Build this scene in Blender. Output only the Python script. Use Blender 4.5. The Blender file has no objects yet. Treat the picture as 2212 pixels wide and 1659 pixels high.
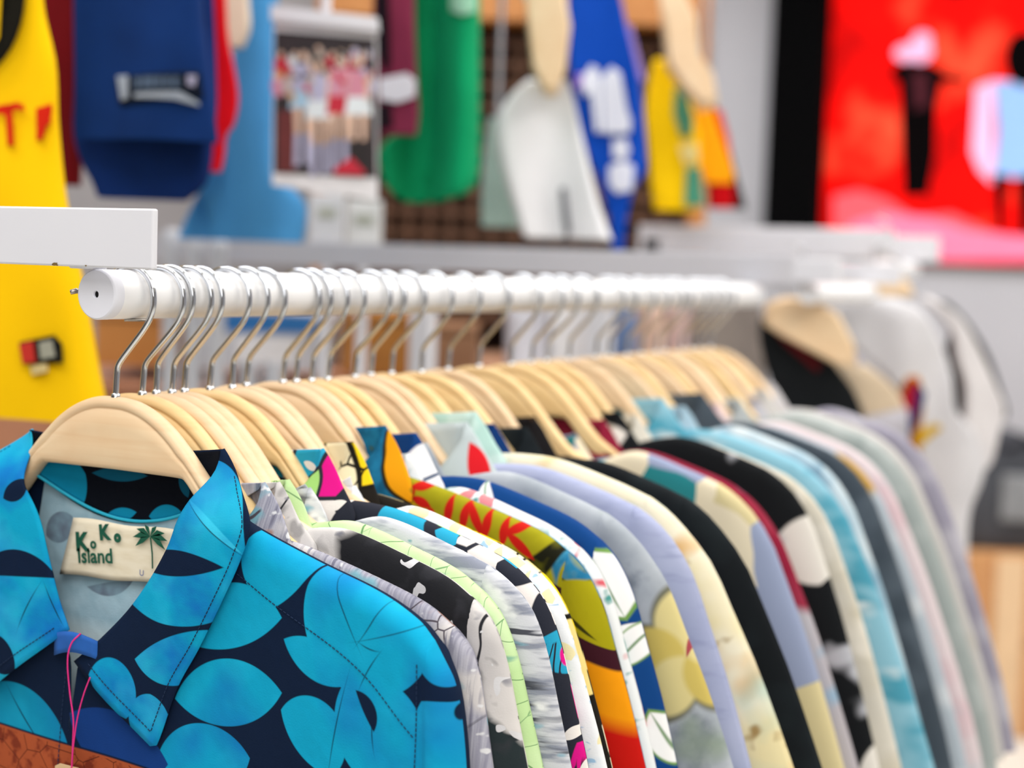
import bpy, bmesh, math, random
from mathutils import Vector, Matrix, noise
from mathutils.geometry import tessellate_polygon

random.seed(7)
sc = bpy.context.scene
COL = sc.collection
ZR = 1.5                                   # height of the rail axis above the floor

# ------------------------------------------------------------------ camera
CP = Vector((0.6925696938, -0.7280310664, 0.0266352042 + ZR))
YAW, PITCH, ROLL, FPX, W, H = 0.4948997855, 0.0765673701, 0.035, 3300.0, 2212, 1659
fw = Vector((-math.sin(YAW) * math.cos(PITCH), math.cos(YAW) * math.cos(PITCH), -math.sin(PITCH)))
r0 = Vector((math.cos(YAW), math.sin(YAW), 0)); u0 = r0.cross(fw)
RT = r0 * math.cos(ROLL) + u0 * math.sin(ROLL)
UP = u0 * math.cos(ROLL) - r0 * math.sin(ROLL)
RH = Vector((math.cos(YAW), math.sin(YAW), 0)); FH = Vector((-math.sin(YAW), math.cos(YAW), 0))
cam = bpy.data.cameras.new('camera'); camo = bpy.data.objects.new('camera', cam); COL.objects.link(camo)
camo.matrix_world = Matrix.Translation(CP) @ Matrix((RT, UP, -fw)).transposed().to_4x4()
cam.sensor_width = 36; cam.sensor_fit = 'HORIZONTAL'; cam.lens = FPX / W * 36
cam.clip_start = .05; cam.clip_end = 60
cam.dof.use_dof = True; cam.dof.focus_distance = 0.955; cam.dof.aperture_fstop = 3.5
sc.camera = camo

def ray(px, py):
    return fw + RT * ((px - W / 2) / FPX) - UP * ((py - H / 2) / FPX)
def at(px, py, d):
    return CP + ray(px, py) * d

# ------------------------------------------------------------------ helpers
def lin(h):
    if not isinstance(h, str): return tuple(h) + (1,) if len(h) == 3 else tuple(h)
    h = h.lstrip('#'); o = []
    for i in (0, 2, 4):
        c = int(h[i:i + 2], 16) / 255
        o.append(c / 12.92 if c <= .04045 else ((c + .055) / 1.055) ** 2.4)
    return tuple(o) + (1,)

def thing(name, label, cat, loc=(0, 0, 0), rz=0, group=None):
    o = bpy.data.objects.new(name, None); COL.objects.link(o)
    o.empty_display_size = .05
    o.location = loc; o.rotation_euler = (0, 0, rz); o['label'] = label; o['category'] = cat
    if group: o['group'] = group
    return o
def tag(o, label, cat, group=None):
    o['label'] = label; o['category'] = cat
    if group: o['group'] = group
    return o
def mesh(name, vs, fs, mats, parent=None, uv=None, smooth=True, mi=None, merge=0):
    me = bpy.data.meshes.new(name)
    me.from_pydata([tuple(v) for v in vs], [], fs); me.update()
    if not isinstance(mats, (list, tuple)): mats = [mats]
    for m in mats: me.materials.append(m)
    if uv:
        l = me.uv_layers.new(name='UVMap')
        for lp in me.loops: l.data[lp.index].uv = uv[lp.vertex_index]
    if mi:
        for p, k in zip(me.polygons, mi): p.material_index = k
    if merge or True:
        bm = bmesh.new(); bm.from_mesh(me)
        if merge: bmesh.ops.remove_doubles(bm, verts=bm.verts, dist=merge)
        bmesh.ops.recalc_face_normals(bm, faces=bm.faces)
        bm.to_mesh(me); bm.free()
    for p in me.polygons: p.use_smooth = smooth
    o = bpy.data.objects.new(name, me); COL.objects.link(o)
    if parent: o.parent = parent
    return o
def structure(o): o['kind'] = 'structure'; return o

class G:                                    # collects geometry for one mesh
    def __init__(s): s.v = []; s.f = []; s.uv = []; s.mi = []
    def add(s, vs, fs, uv=None, mi=0):
        b = len(s.v); s.v += [Vector(v) for v in vs]
        s.f += [[b + i for i in f] for f in fs]; s.mi += [mi] * len(fs)
        s.uv += uv if uv else [(v[0], v[2]) for v in vs]
        return s
    def grid(s, rows, uvs=None, mi=0, closed=False):
        n = len(rows[0]); vs = [p for r in rows for p in r]; fs = []
        for i in range(len(rows) - 1):
            for j in range(n if closed else n - 1):
                k = (j + 1) % n
                fs.append([i * n + j, i * n + k, (i + 1) * n + k, (i + 1) * n + j])
        return s.add(vs, fs, [q for r in uvs for q in r] if uvs else None, mi)
    def box(s, c, d, rot=None, mi=0, bev=0):
        bm = bmesh.new(); bmesh.ops.create_cube(bm, size=1)
        for v in bm.verts: v.co = Vector((v.co.x * d[0], v.co.y * d[1], v.co.z * d[2]))
        if bev: bmesh.ops.bevel(bm, geom=bm.edges[:], offset=bev, segments=2, affect='EDGES', profile=.5)
        M = (rot.to_4x4() if rot else Matrix.Identity(4))
        vs = [Vector(c) + (M @ v.co) for v in bm.verts]; bm.verts.index_update()
        fs = [[v.index for v in f.verts] for f in bm.faces]; bm.free()
        return s.add(vs, fs, None, mi)
    def tube(s, pts, r, n=8, mi=0, cap=True):
        pts = [Vector(p) for p in pts]; rows = []; up = None
        rr = r if isinstance(r, (list, tuple)) else [r] * len(pts)
        for i, p in enumerate(pts):
            t = (pts[min(i + 1, len(pts) - 1)] - pts[max(i - 1, 0)]).normalized()
            if up is None:
                up = t.orthogonal().normalized()
            up = (up - t * up.dot(t)).normalized(); b = t.cross(up)
            rows.append([p + (up * math.cos(a) + b * math.sin(a)) * rr[i] for a in [2 * math.pi * k / n for k in range(n)]])
        s.grid(rows, None, mi, closed=True)
        if cap:
            s.add(rows[0], [list(range(n))[::-1]], None, mi); s.add(rows[-1], [list(range(n))], None, mi)
        return s
    def obj(s, name, mats, parent=None, smooth=True, merge=0):
        return mesh(name, s.v, s.f, mats, parent, s.uv, smooth, s.mi, merge)

def box(name, c, d, m, parent=None, bev=.002, rot=None):
    o = G().box(c, d, rot, 0, bev).obj(name, m, parent, smooth=False); return o
def lerp(a, b, t): return a + (b - a) * t
def sstep(a, b, x):
    t = min(1, max(0, (x - a) / (b - a))); return t * t * (3 - 2 * t)
def interp(tab, x):                         # piecewise, smooth (Catmull-Rom on y)
    if x <= tab[0][0]: return tab[0][1]
    for i in range(len(tab) - 1):
        if x <= tab[i + 1][0]:
            x0, y0 = tab[i]; x1, y1 = tab[i + 1]; t = (x - x0) / (x1 - x0)
            m0 = (y1 - tab[i - 1][1]) / (x1 - tab[i - 1][0]) if i else (y1 - y0) / (x1 - x0)
            m1 = (tab[i + 2][1] - y0) / (tab[i + 2][0] - x0) if i + 2 < len(tab) else (y1 - y0) / (x1 - x0)
            h = x1 - x0; t2, t3 = t * t, t * t * t
            return (2 * t3 - 3 * t2 + 1) * y0 + (t3 - 2 * t2 + t) * h * m0 + (-2 * t3 + 3 * t2) * y1 + (t3 - t2) * h * m1
    return tab[-1][1]
def smoothpath(pts, n):                     # Catmull-Rom resample of a 2-D/3-D polyline by arc length
    P = [Vector(p) for p in pts]; out = []
    L = [0]
    for a, b in zip(P, P[1:]): L.append(L[-1] + (b - a).length)
    dim = len(P[0]); tabs = [[(L[i], P[i][k]) for i in range(len(P))] for k in range(dim)]
    return [Vector([interp(tabs[k], L[-1] * i / (n - 1)) for k in range(dim)]) for i in range(n)]

# ------------------------------------------------------------------ materials
class Fab:
    """a fabric / surface material painted in layers over UV metres"""
    def __init__(s, name, base, rough=.85, off=(0, 0), metal=0, spec=.25, coord='uv', bump=0, bscale=900):
        s.m = bpy.data.materials.new(name); s.m.use_nodes = True
        s.t = s.m.node_tree; s.N = s.t.nodes; s.b = s.N['Principled BSDF']
        s.b.inputs['Roughness'].default_value = rough; s.b.inputs['Metallic'].default_value = metal
        s.b.inputs['Specular IOR Level'].default_value = spec
        if coord == 'uv':
            u = s.N.new('ShaderNodeUVMap'); u.uv_map = 'UVMap'; p = u.outputs[0]
        else:
            u = s.N.new('ShaderNodeTexCoord'); p = u.outputs['Object']
        s.p0 = p
        s.p = s.vm('ADD', p, (off[0], off[1], 0)) if off != (0, 0) else p
        rgb = s.N.new('ShaderNodeRGB'); rgb.outputs[0].default_value = lin(base); s.c = rgb.outputs[0]
        if bump:
            nz = s.noise(bscale, detail=1); bp = s.N.new('ShaderNodeBump'); bp.inputs['Strength'].default_value = bump
            bp.inputs['Distance'].default_value = .0005
            s.link(nz, bp.inputs['Height'])
            b2 = s.N.new('ShaderNodeBump'); b2.inputs['Strength'].default_value = .55; b2.inputs['Distance'].default_value = .006
            s.link(s.noise(26, (1, .7), .5, 3, 4), b2.inputs['Height']); s.link(b2.outputs[0], bp.inputs['Normal']); s.link(bp.outputs[0], s.b.inputs['Normal'])
    def link(s, a, b): s.t.links.new(a, b)
    def put(s, sock, v):
        if hasattr(v, 'is_output'): s.link(v, sock)
        else: sock.default_value = v
    def vm(s, op, a, b):
        n = s.N.new('ShaderNodeVectorMath'); n.operation = op; s.put(n.inputs[0], a); s.put(n.inputs[1], b)
        return n.outputs['Value'] if op in ('DISTANCE', 'LENGTH', 'DOT_PRODUCT') else n.outputs[0]
    def mt(s, op, a, b=0.0, c=None):
        n = s.N.new('ShaderNodeMath'); n.operation = op; s.put(n.inputs[0], a); s.put(n.inputs[1], b)
        if c is not None: s.put(n.inputs[2], c)
        return n.outputs[0]
    def rng(s, v, a, b, lo=0.0, hi=1.0):
        n = s.N.new('ShaderNodeMapRange'); n.interpolation_type = 'LINEAR'; n.clamp = True
        s.put(n.inputs[0], v); n.inputs[1].default_value = a; n.inputs[2].default_value = b
        n.inputs[3].default_value = lo; n.inputs[4].default_value = hi; return n.outputs[0]
    def mp(s, sc=(1, 1), rot=0, loc=(0, 0), p=None):
        n = s.N.new('ShaderNodeMapping'); s.link(p or s.p, n.inputs[0])
        n.inputs['Location'].default_value = (loc[0], loc[1], 0); n.inputs['Rotation'].default_value = (0, 0, rot)
        n.inputs['Scale'].default_value = (sc[0], sc[1], 1); return n.outputs[0]
    def noise(s, scale, sxy=(1, 1), rot=0, detail=2, seed=0, p=None, out=0, rough=.5):
        n = s.N.new('ShaderNodeTexNoise'); s.link(s.mp(sxy, rot, (seed * 1.37, seed * .71), p), n.inputs['Vector'])
        n.inputs['Scale'].default_value = scale; n.inputs['Detail'].default_value = detail
        n.inputs['Roughness'].default_value = rough
        return n.outputs[out]
    def warp(s, amp, scale):
        c = s.noise(scale, detail=1, out=1)
        d = s.vm('MULTIPLY', s.vm('SUBTRACT', c, (.5, .5, .5)), (amp, amp, 0))
        s.p = s.vm('ADD', s.p, d); return s
    def paint(s, mask, color):
        n = s.N.new('ShaderNodeMix'); n.data_type = 'RGBA'
        s.put(n.inputs['Factor'], mask); s.link(s.c, n.inputs['A'])
        if hasattr(color, 'is_output'): s.link(color, n.inputs['B'])
        else: n.inputs['B'].default_value = lin(color)
        s.c = n.outputs['Result']; return s
    # layers ----------------------------------------------------------
    def nz(s, color, scale, th=.5, soft=.03, sxy=(1, 1), rot=0, detail=2, seed=0, amt=1, within=None):
        m = s.rng(s.noise(scale, sxy, rot, detail, seed), th - soft, th + soft, 0, amt)
        if within is not None: m = s.mt('MULTIPLY', m, within)
        return s.paint(m, color)
    def vor(s, scale, feature='F1', rnd=1, seed=0, sxy=(1, 1), rot=0):
        n = s.N.new('ShaderNodeTexVoronoi'); n.feature = feature; n.voronoi_dimensions = '2D'
        s.link(s.mp(sxy, rot, (seed * 1.1, seed * .63)), n.inputs['Vector'])
        n.inputs['Scale'].default_value = scale; n.inputs['Randomness'].default_value = rnd; return n
    def dots(s, color, scale, r, soft=.04, rnd=1, seed=0, sxy=(1, 1), rot=0, amt=1):
        return s.paint(s.rng(s.vor(scale, 'F1', rnd, seed, sxy, rot).outputs['Distance'], r + soft, r - soft, 0, amt), color)
    def edge(s, color, scale, w, rnd=1, seed=0, sxy=(1, 1), amt=1, within=None):
        m = s.rng(s.vor(scale, 'DISTANCE_TO_EDGE', rnd, seed, sxy).outputs['Distance'], w * 1.3, w * .7, 0, amt)
        if within is not None: m = s.mt('MULTIPLY', m, within)
        return s.paint(m, color)
    def cells(s, pal, scale, rnd=1, seed=0, sxy=(1, 1), amt=1):
        v = s.vor(scale, 'F1', rnd, seed, sxy)
        sp = s.N.new('ShaderNodeSeparateColor'); s.link(v.outputs['Color'], sp.inputs[0])
        r = s.N.new('ShaderNodeValToRGB'); r.color_ramp.interpolation = 'CONSTANT'; e = r.color_ramp.elements
        while len(e) < len(pal): e.new(.5)
        for i, c in enumerate(pal): e[i].position = i / len(pal); e[i].color = lin(c)
        s.link(sp.outputs[0], r.inputs[0]); return s.paint(float(amt), r.outputs[0])
    def leaves(s, color, scale, a, b, seed=0, rnd=1, keep=1.0, vein=None, amt=1):
        v = s.vor(scale, 'F1', rnd, seed); sp = s.N.new('ShaderNodeSeparateColor'); s.link(v.outputs['Color'], sp.inputs[0])
        q = s.vm('SUBTRACT', v.inputs['Vector'].links[0].from_socket, v.outputs['Position'])
        n = s.N.new('ShaderNodeVectorRotate'); n.rotation_type = 'Z_AXIS'; s.link(q, n.inputs['Vector'])
        s.link(s.mt('MULTIPLY', sp.outputs[0], 6.283), n.inputs['Angle'])
        R = (a * a + b * b) / (2 * b); d = R - b
        m = s.mt('MAXIMUM', s.vm('DISTANCE', n.outputs[0], (0, d, 0)), s.vm('DISTANCE', n.outputs[0], (0, -d, 0)))
        k = s.rng(m, R + a * .03, R - a * .03, 0, amt)
        if keep < 1: k = s.mt('MULTIPLY', k, s.mt('LESS_THAN', sp.outputs[1], keep))
        s.paint(k, color)
        if vein:
            x = s.N.new('ShaderNodeSeparateXYZ'); s.link(n.outputs[0], x.inputs[0])
            s.paint(s.mt('MULTIPLY', k, s.mt('LESS_THAN', s.mt('ABSOLUTE', x.outputs[1]), a * .035)), vein)
        return s
    def lens(s, A, B, M1, M2, color, soft=.0004, inner=None):
        I = inner or ((M1[0] + M2[0]) / 2, (M1[1] + M2[1]) / 2); ms = []
        for M in (M1, M2):
            ax, ay, bx, by, cx, cy = *A, *B, *M
            D = 2 * (ax * (by - cy) + bx * (cy - ay) + cx * (ay - by))
            if abs(D) < 1e-9: D = 1e-9
            ux = ((ax * ax + ay * ay) * (by - cy) + (bx * bx + by * by) * (cy - ay) + (cx * cx + cy * cy) * (ay - by)) / D
            uy = ((ax * ax + ay * ay) * (cx - bx) + (bx * bx + by * by) * (ax - cx) + (cx * cx + cy * cy) * (bx - ax)) / D
            R = math.hypot(ax - ux, ay - uy); d = s.vm('DISTANCE', s.p, (ux, uy, 0))
            ms.append(s.mt('SUBTRACT', d, R) if math.hypot(I[0] - ux, I[1] - uy) < R else s.mt('SUBTRACT', R, d))
        return s.paint(s.rng(s.mt('MAXIMUM', ms[0], ms[1]), soft, -soft), color)
    def stroke(s, A, B, w, color, soft=.0004):
        L = math.hypot(B[0] - A[0], B[1] - A[1]); n = (-(B[1] - A[1]) / L * w, (B[0] - A[0]) / L * w)
        mx, my = (A[0] + B[0]) / 2, (A[1] + B[1]) / 2
        return s.lens(A, B, (mx + n[0], my + n[1]), (mx - n[0], my - n[1]), color, soft)
    def half(s, A, n, color, soft=.0004, wob=0):
        d = s.vm('DOT_PRODUCT', s.vm('SUBTRACT', s.p, (A[0], A[1], 0)), (n[0], n[1], 0))
        return s.paint(s.rng(d, -soft, soft), color)
    gain = 1.0
    def done(s):
        if s.gain != 1: s.c = s.vm('MULTIPLY', s.c, (s.gain,) * 3)
        s.link(s.c, s.b.inputs['Base Color']); return s.m

def plain(name, color, rough=.6, metal=0, spec=.4, var=.12, vs=12):
    f = Fab(name, color, rough, metal=metal, spec=spec, coord='obj')
    c = lin(color); dk = tuple(x * (1 - var) for x in c[:3])
    if var: f.paint(f.rng(f.noise(vs, detail=3), .35, .7), dk)
    return f.done()
def cloth(name, color, var=.22, vs=14):
    f = Fab(name, color, .9, spec=.15, coord='obj'); c = lin(color)
    f.paint(f.rng(f.noise(vs, detail=3), .35, .75), tuple(x * (1 - var) for x in c[:3])); return f.done()

M = {}
M['white_metal'] = plain('white_metal', '#f4f5f8', .28, spec=.5, var=.04)
M['cap_white'] = plain('cap_white', '#e6e8f2', .5, spec=.3, var=.03)
M['white_paint'] = plain('white_paint', '#dedfe6', .45, var=.05, vs=6)
M['far_paint_shaded'] = plain('shaded_white_paint', '#c6c7cf', .5, var=.05, vs=6)  # white paint with the far crossbar's shade put into its colour
M['grey_metal'] = plain('grey_metal', '#c9ccd4', .35, var=.06)
M['chrome'] = plain('chrome', '#d4d8de', .12, metal=1, var=.05)
M['steel'] = plain('steel', '#a9a29a', .25, metal=1, var=.3, vs=300)
M['dark_hole'] = plain('dark_hole', '#050507', .9, var=0)
M['black'] = plain('black', '#060607', .95, var=.1, spec=.05)
M['chip'] = plain('chipped_paint', '#7a6238', .8, var=.5, vs=300)
def wood(name, a, b):
    f = Fab(name, a, .42, spec=.4, coord='obj')
    f.paint(f.rng(f.noise(22, (1, 1), 0, 3), .3, .8, 0, .6), b)
    n = f.N.new('ShaderNodeTexNoise'); mpn = f.N.new('ShaderNodeMapping'); f.link(f.p, mpn.inputs[0])
    mpn.inputs['Scale'].default_value = (9, 60, 260); f.link(mpn.outputs[0], n.inputs['Vector']); n.inputs['Scale'].default_value = 1.0
    f.paint(f.rng(n.outputs[0], .45, .75, 0, .35), b); return f.done()
M['maple'] = wood('pale_maple', '#ead0ab', '#dcb488')
M['maple_b'] = wood('warm_maple', '#f0d39c', '#deb276')
# ------------------------------------------------------------------ the rack
def make_rack():
    t = thing('garment_rack', 'white tubular garment rack holding the row of patterned shirts in the foreground', 'clothes rack', (0, 0, 0))
    L = 1.225
    g = G()
    for (r, y0, y1) in [(.016, .004, L)]:
        rows = [[Vector((r * math.cos(a), y, ZR + r * math.sin(a))) for a in [2 * math.pi * k / 40 for k in range(40)]] for y in (y0, .2, .5, .9, y1)]
        g.grid(rows, closed=True)
    g.obj('rail', M['white_metal'], t)
    ring = lambda r, y: [Vector((r * math.cos(a), y, ZR + r * math.sin(a))) for a in [2 * math.pi * k / 48 for k in range(48)]]
    g = G(); g.grid([ring(r, y) for r, y in [(.0161, .0060), (.0161, -.0012), (.0158, -.0022), (.0150, -.0028)]], closed=True)
    g.grid([ring(r, y) for r, y in [(.0150, -.0028), (.008, -.0030), (.0025, -.0030)]], closed=True); g.grid([ring(r, y) for r, y in [(.0025, -.0030), (.0022, -.0026), (.0022, .000)]], closed=True)
    e = g.obj('end_cap', M['cap_white'], t)
    g = G(); a = [2 * math.pi * k / 20 for k in range(20)]
    g.add([(.00215 * math.cos(k), -.0012, ZR + .00215 * math.sin(k)) for k in a], [list(range(20))])
    g.obj('screw_hole', M['dark_hole'], e)
    g = G(); g.tube([(-.0150, .003, ZR + .0022), (-.0192, .001, ZR + .0016), (-.0194, .001, ZR + .0016), (-.0232, -.001, ZR + .0006)], [.0011, .0011, .0019, .0017], 10)
    g.obj('locking_pin', M['steel'], t)
    g = G(); g.tube([(.001, .022, ZR - .0163), (.011, .032, ZR - .0163)], [.0012, .0010], 8); g.obj('underside_clip', M['steel'], t)
    for y, yn in ((-.0115, 'near'), (L - .006, 'far')):
        cl = .718 if yn == 'near' else 1.30
        c = G().box((.0560 - cl / 2, y, ZR + .0356), (cl, .005 if yn == 'near' else .012, .037), bev=.0012, rot=Matrix.Rotation(.0, 3, 'Y'))
        b = c.obj('crossbar', M['white_paint'] if yn == 'near' else M['far_paint_shaded'], t, smooth=False)
        G().box((-.008, y + .010, ZR + .0205), (.012, .022, .009), bev=.001).obj('bracket', M['white_paint'], t, smooth=False)
        if yn == 'near':
            for (x, z, w_, h_) in [(-.0235, .0174, .0034, .0018), (.0022, .0172, .001, .0008)]:
                k = [(x + w_ * math.cos(a) * (.7 + .3 * math.sin(3 * a + x * 90)), -.0143, ZR + z + .0008 + h_ * math.sin(a) * (.8 + .3 * math.cos(2 * a))) for a in [2 * math.pi * i / 14 for i in range(14)]]
                G().add(k, [list(range(14))]).obj('paint_chip', M['chip'], b)
        p = G().box((-.52, y + .012, (ZR + .017) / 2), (.036, .022, ZR + .015), bev=.0015).obj('post', M['white_paint'], t, smooth=False)
        G().box((-.52, y, .012), (.10, .46 if yn == 'near' else .14, .024), bev=.003).obj('foot', M['white_paint'], t, smooth=False)
    G().box((-.52, L / 2, .35), (.03, L, .03), bev=.002).obj('lower_brace', M['white_paint'], t, smooth=False)
make_rack()

# ------------------------------------------------------------------ hangers
HT = [(0, -.0672), (.01, -.0675), (.02, -.0693), (.03, -.0728), (.04, -.0780), (.05, -.0850), (.06, -.0940), (.07, -.1045), (.078, -.1130), (.088, -.1240), (.10, -.1350), (.13, -.1495), (.17, -.1640), (.20, -.1760), (.212, -.1830)]
HB = [(0, -.1150), (.03, -.1153), (.058, -.1158), (.0625, -.1168), (.070, -.1245), (.078, -.1345), (.088, -.1450), (.10, -.1530), (.13, -.1655), (.17, -.1785), (.20, -.1880), (.212, -.1910)]
def hanger_body_mesh():
    g = G(); xs = [i * .003 for i in range(28)] + [.084 + i * .006 for i in range(22)]
    xs = [x for x in xs if x < .212] + [.212]
    xs = [-x for x in xs[:0:-1]] + xs
    prof = [(0, 0), (.0005, .0026), (.0016, .0045), (.0036, .0057), (.0062, .0061), (.0068, .0052), (.0079, .0052), (.0085, .0061)]
    F, B = [], []
    for x in xs:
        ax = abs(x); zt, zb = interp(HT, ax), interp(HB, ax)
        sl = (interp(HT, min(ax + .002, .212)) - interp(HT, max(ax - .002, 0))) / (min(ax + .002, .212) - max(ax - .002, 0))
        k = min(2.0, math.sqrt(1 + sl * sl)); hh = zt - zb; k = min(k, hh * .5 / .0085)
        col = [(d * k, y) for d, y in prof] + [(lerp(.0085 * k, hh - .0035, f), .0061) for f in (.33, .66)] + [(hh - .0035, .0061), (hh - .0012, .0050), (hh, .0020)]
        F.append([Vector((x, -y, zt - d)) for d, y in col]); B.append([Vector((x, y, zt - d)) for d, y in col])
    g.grid(F); g.grid(B)
    n = len(F[0]) - 1
    g.grid([[c[n] for c in F], [c[n] for c in B]])
    for e in (0, -1): g.add(F[e] + B[e][::-1], [list(range(2 * (n + 1)))])
    o = g.obj('hanger_body', M['maple'], merge=.00005); return o
def hook_mesh():
    pts = [(0, -.0685), (.0005, -.060), (.0012, -.049), (.0022, -.0462), (.0045, -.0430), (.0140, -.0325), (.0230, -.0225), (.0282, -.0150), (.0312, -.0050), (.0298, .0055), (.0240, .0135), (.0155, .0178), (.006, .0180), (-.002, .0140), (-.0073, .0065), (-.0090, -.003), (-.0075, -.010)]
    P = smoothpath([(x, 0, z) for x, z in pts], 60)
    g = G(); g.tube(P, .0020, 10)
    g.tube([(0, 0, -.069), (0, 0, -.0655), (0, 0, -.0650)], [.0030, .0030, .0021], 12)
    return g.obj('hook', M['chrome'])
HBODY, HHOOK = hanger_body_mesh(), hook_mesh()
HX = -.010
def place_hanger(i, t, label, first):
    rng = random.Random(100 + i)
    r = thing('wooden_hanger', label, 'hanger', (HX + (0 if i == 0 else rng.uniform(-.003, .003)), t, ZR), 0, 'wooden shirt hangers on the white rail')
    for k, src in enumerate((HBODY, HHOOK)):
        o = src if first else src.copy()
        if not first: COL.objects.link(o)
        o.parent = r
        if k == 0 and rng.random() < .4 and i:
            o.material_slots[0].link = 'OBJECT'; o.material_slots[0].material = M['maple_b']
    if i: r.rotation_euler = (0, rng.uniform(-.03, .03), rng.uniform(-.05, .05))
    return r

# ------------------------------------------------------------------ shirts
SIL = [(.088, -.1225), (.10, -.1280), (.125, -.1362), (.15, -.1440), (.20, -.1570), (.225, -.1655), (.243, -.1760), (.258, -.1900), (.271, -.2120), (.283, -.2450), (.297, -.2850), (.312, -.3350), (.330, -.4000)]
SIL0 = [(.088, -.1225), (.10, -.1320), (.1159, -.1400), (.1649, -.1560), (.2115, -.1694), (.2387, -.1822), (.2500, -.1925), (.2575, -.2035), (.2645, -.2148), (.2695, -.2328), (.2740, -.2646), (.2790, -.3300), (.2830, -.4000)]
CI = [(.086, -.095), (.084, -.110), (.0735, -.1275), (.059, -.159), (.032, -.198), (.008, -.223), (-.003, -.243)]
CO = [(.086, -.095), (.107, -.116), (.1252, -.1365), (.1208, -.1555), (.1075, -.184), (.088, -.219), (.0717, -.246), (.055, -.287)]
CI0R = [(.086, -.0949), (.0838, -.1104), (.0732, -.1275), (.0592, -.1589), (.0318, -.1981), (.0069, -.2233), (-.017, -.2432)]
CO0R = [(.086, -.0949), (.1074, -.116), (.1252, -.1365), (.1208, -.1555), (.1075, -.1837), (.0882, -.2188), (.0717, -.2459), (.0551, -.2867), (.0500, -.2880)]
CI0L = [(-.0800, -.0960), (-.0711, -.1095), (-.065, -.1276), (-.0491, -.1517), (-.041, -.1751), (-.031, -.2038), (-.0212, -.2225)]
CO0L = [(-.0800, -.0960), (-.102, -.112), (-.126, -.130), (-.130, -.155), (-.127, -.190), (-.118, -.235), (-.108, -.286)]

def sect(poly, n):                          # piecewise path of several polylines joined, n rows each
    out = []
    for (p, k) in zip(poly, n):
        q = smoothpath(p, k + 1); out += q if not out else q[1:]
    return out
IN0L = [(.088, -.1225), (.079, -.130), (.066, -.142), (.050, -.165), (.042, -.190), (.034, -.2150), (.023, -.2440), (.0225, -.2785), (.027, -.31), (.028, -.50), (.028, -.76)]
def wr(x, z, s): return noise.noise(Vector((x * 13 + s * 7.1, z * 4.5 + s * 3.3, s * 1.7)))
def body_part(root, mats, sil, h, seed, In, det, lining=None):
    """front halves, back and rounded shoulder of a shirt, one mesh"""
    g = G(); k6 = [p for p in sil if p[0] < (.252 if sil is SIL0 else .256)]
    T = k6[-1]; nv = 20 * det; n1, n2 = 16 * det, 12 * det
    S = smoothpath(k6, nv + 1)
    def sheet(sx, sy, inn, uo):
        Out = sect([[T, (T[0] + .004, -.235), (T[0] + .003, -.30)], [(T[0] + .003, -.30), (T[0] + .006, -.52), (T[0] + .008, -.76)]], [n1, n2])
        us = [0, .0035, .009, .017, .03] + [.03 + .97 * i / (n1 + n2 - 4) for i in range(1, n1 + n2 - 3)]
        def ev(P, u):
            f = u * (len(P) - 1); i = min(int(f), len(P) - 2); return P[i].lerp(P[i + 1], f - i)
        rows, uvs = [], []
        for u in us:
            a, b = ev(inn, u), ev(Out, u); r, q = [], []
            for j in range(nv + 1):
                v = j / nv; c = a.lerp(b, v) + (S[j] - S[0].lerp(S[-1], v)) * (1 - u)
                x, z = c.x, c.y; dz = max(0, S[j].y - z)
                hh = lerp(h, .0095, sstep(.15, .5, dz))
                y = hh * math.sqrt(max(0, 1 - (1 - min(dz / .012, 1)) ** 2))
                y += (.0032 * wr(x * sx, z, seed + (5 if sy > 0 else 0))) * sstep(.01, .12, dz) * (1.6 if z < -.35 else 1)
                r.append(Vector((x * sx, sy * y, z))); q.append((x * sx + uo, z))
            rows.append(r); uvs.append(q)
        g.grid(rows, uvs)
    C = [Vector(p) for p in In]
    for sx, inn in ((1, In), (-1, In)):
        if sx < 0: inn = IN0L if sil is SIL0 else [(x + (.006 if z < -.24 else 0), z) for x, z in In]
        m = [p for p in inn if p[1] > -.2445]; low = [m[-1]] + [p for p in inn if p[1] <= -.2445]
        sheet(sx, -1, sect([m, low], [n1, n2]), 0)
        bk = sect([[sil[0], (.06, -.139), (.03, -.1485), (0, -.1515)], [(0, -.1515), (0, -.45), (0, -.76)]], [n1, n2])
        sheet(sx, 1, bk, .55)
    return g.obj('shirt_body', mats, root, merge=.0001)
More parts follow.
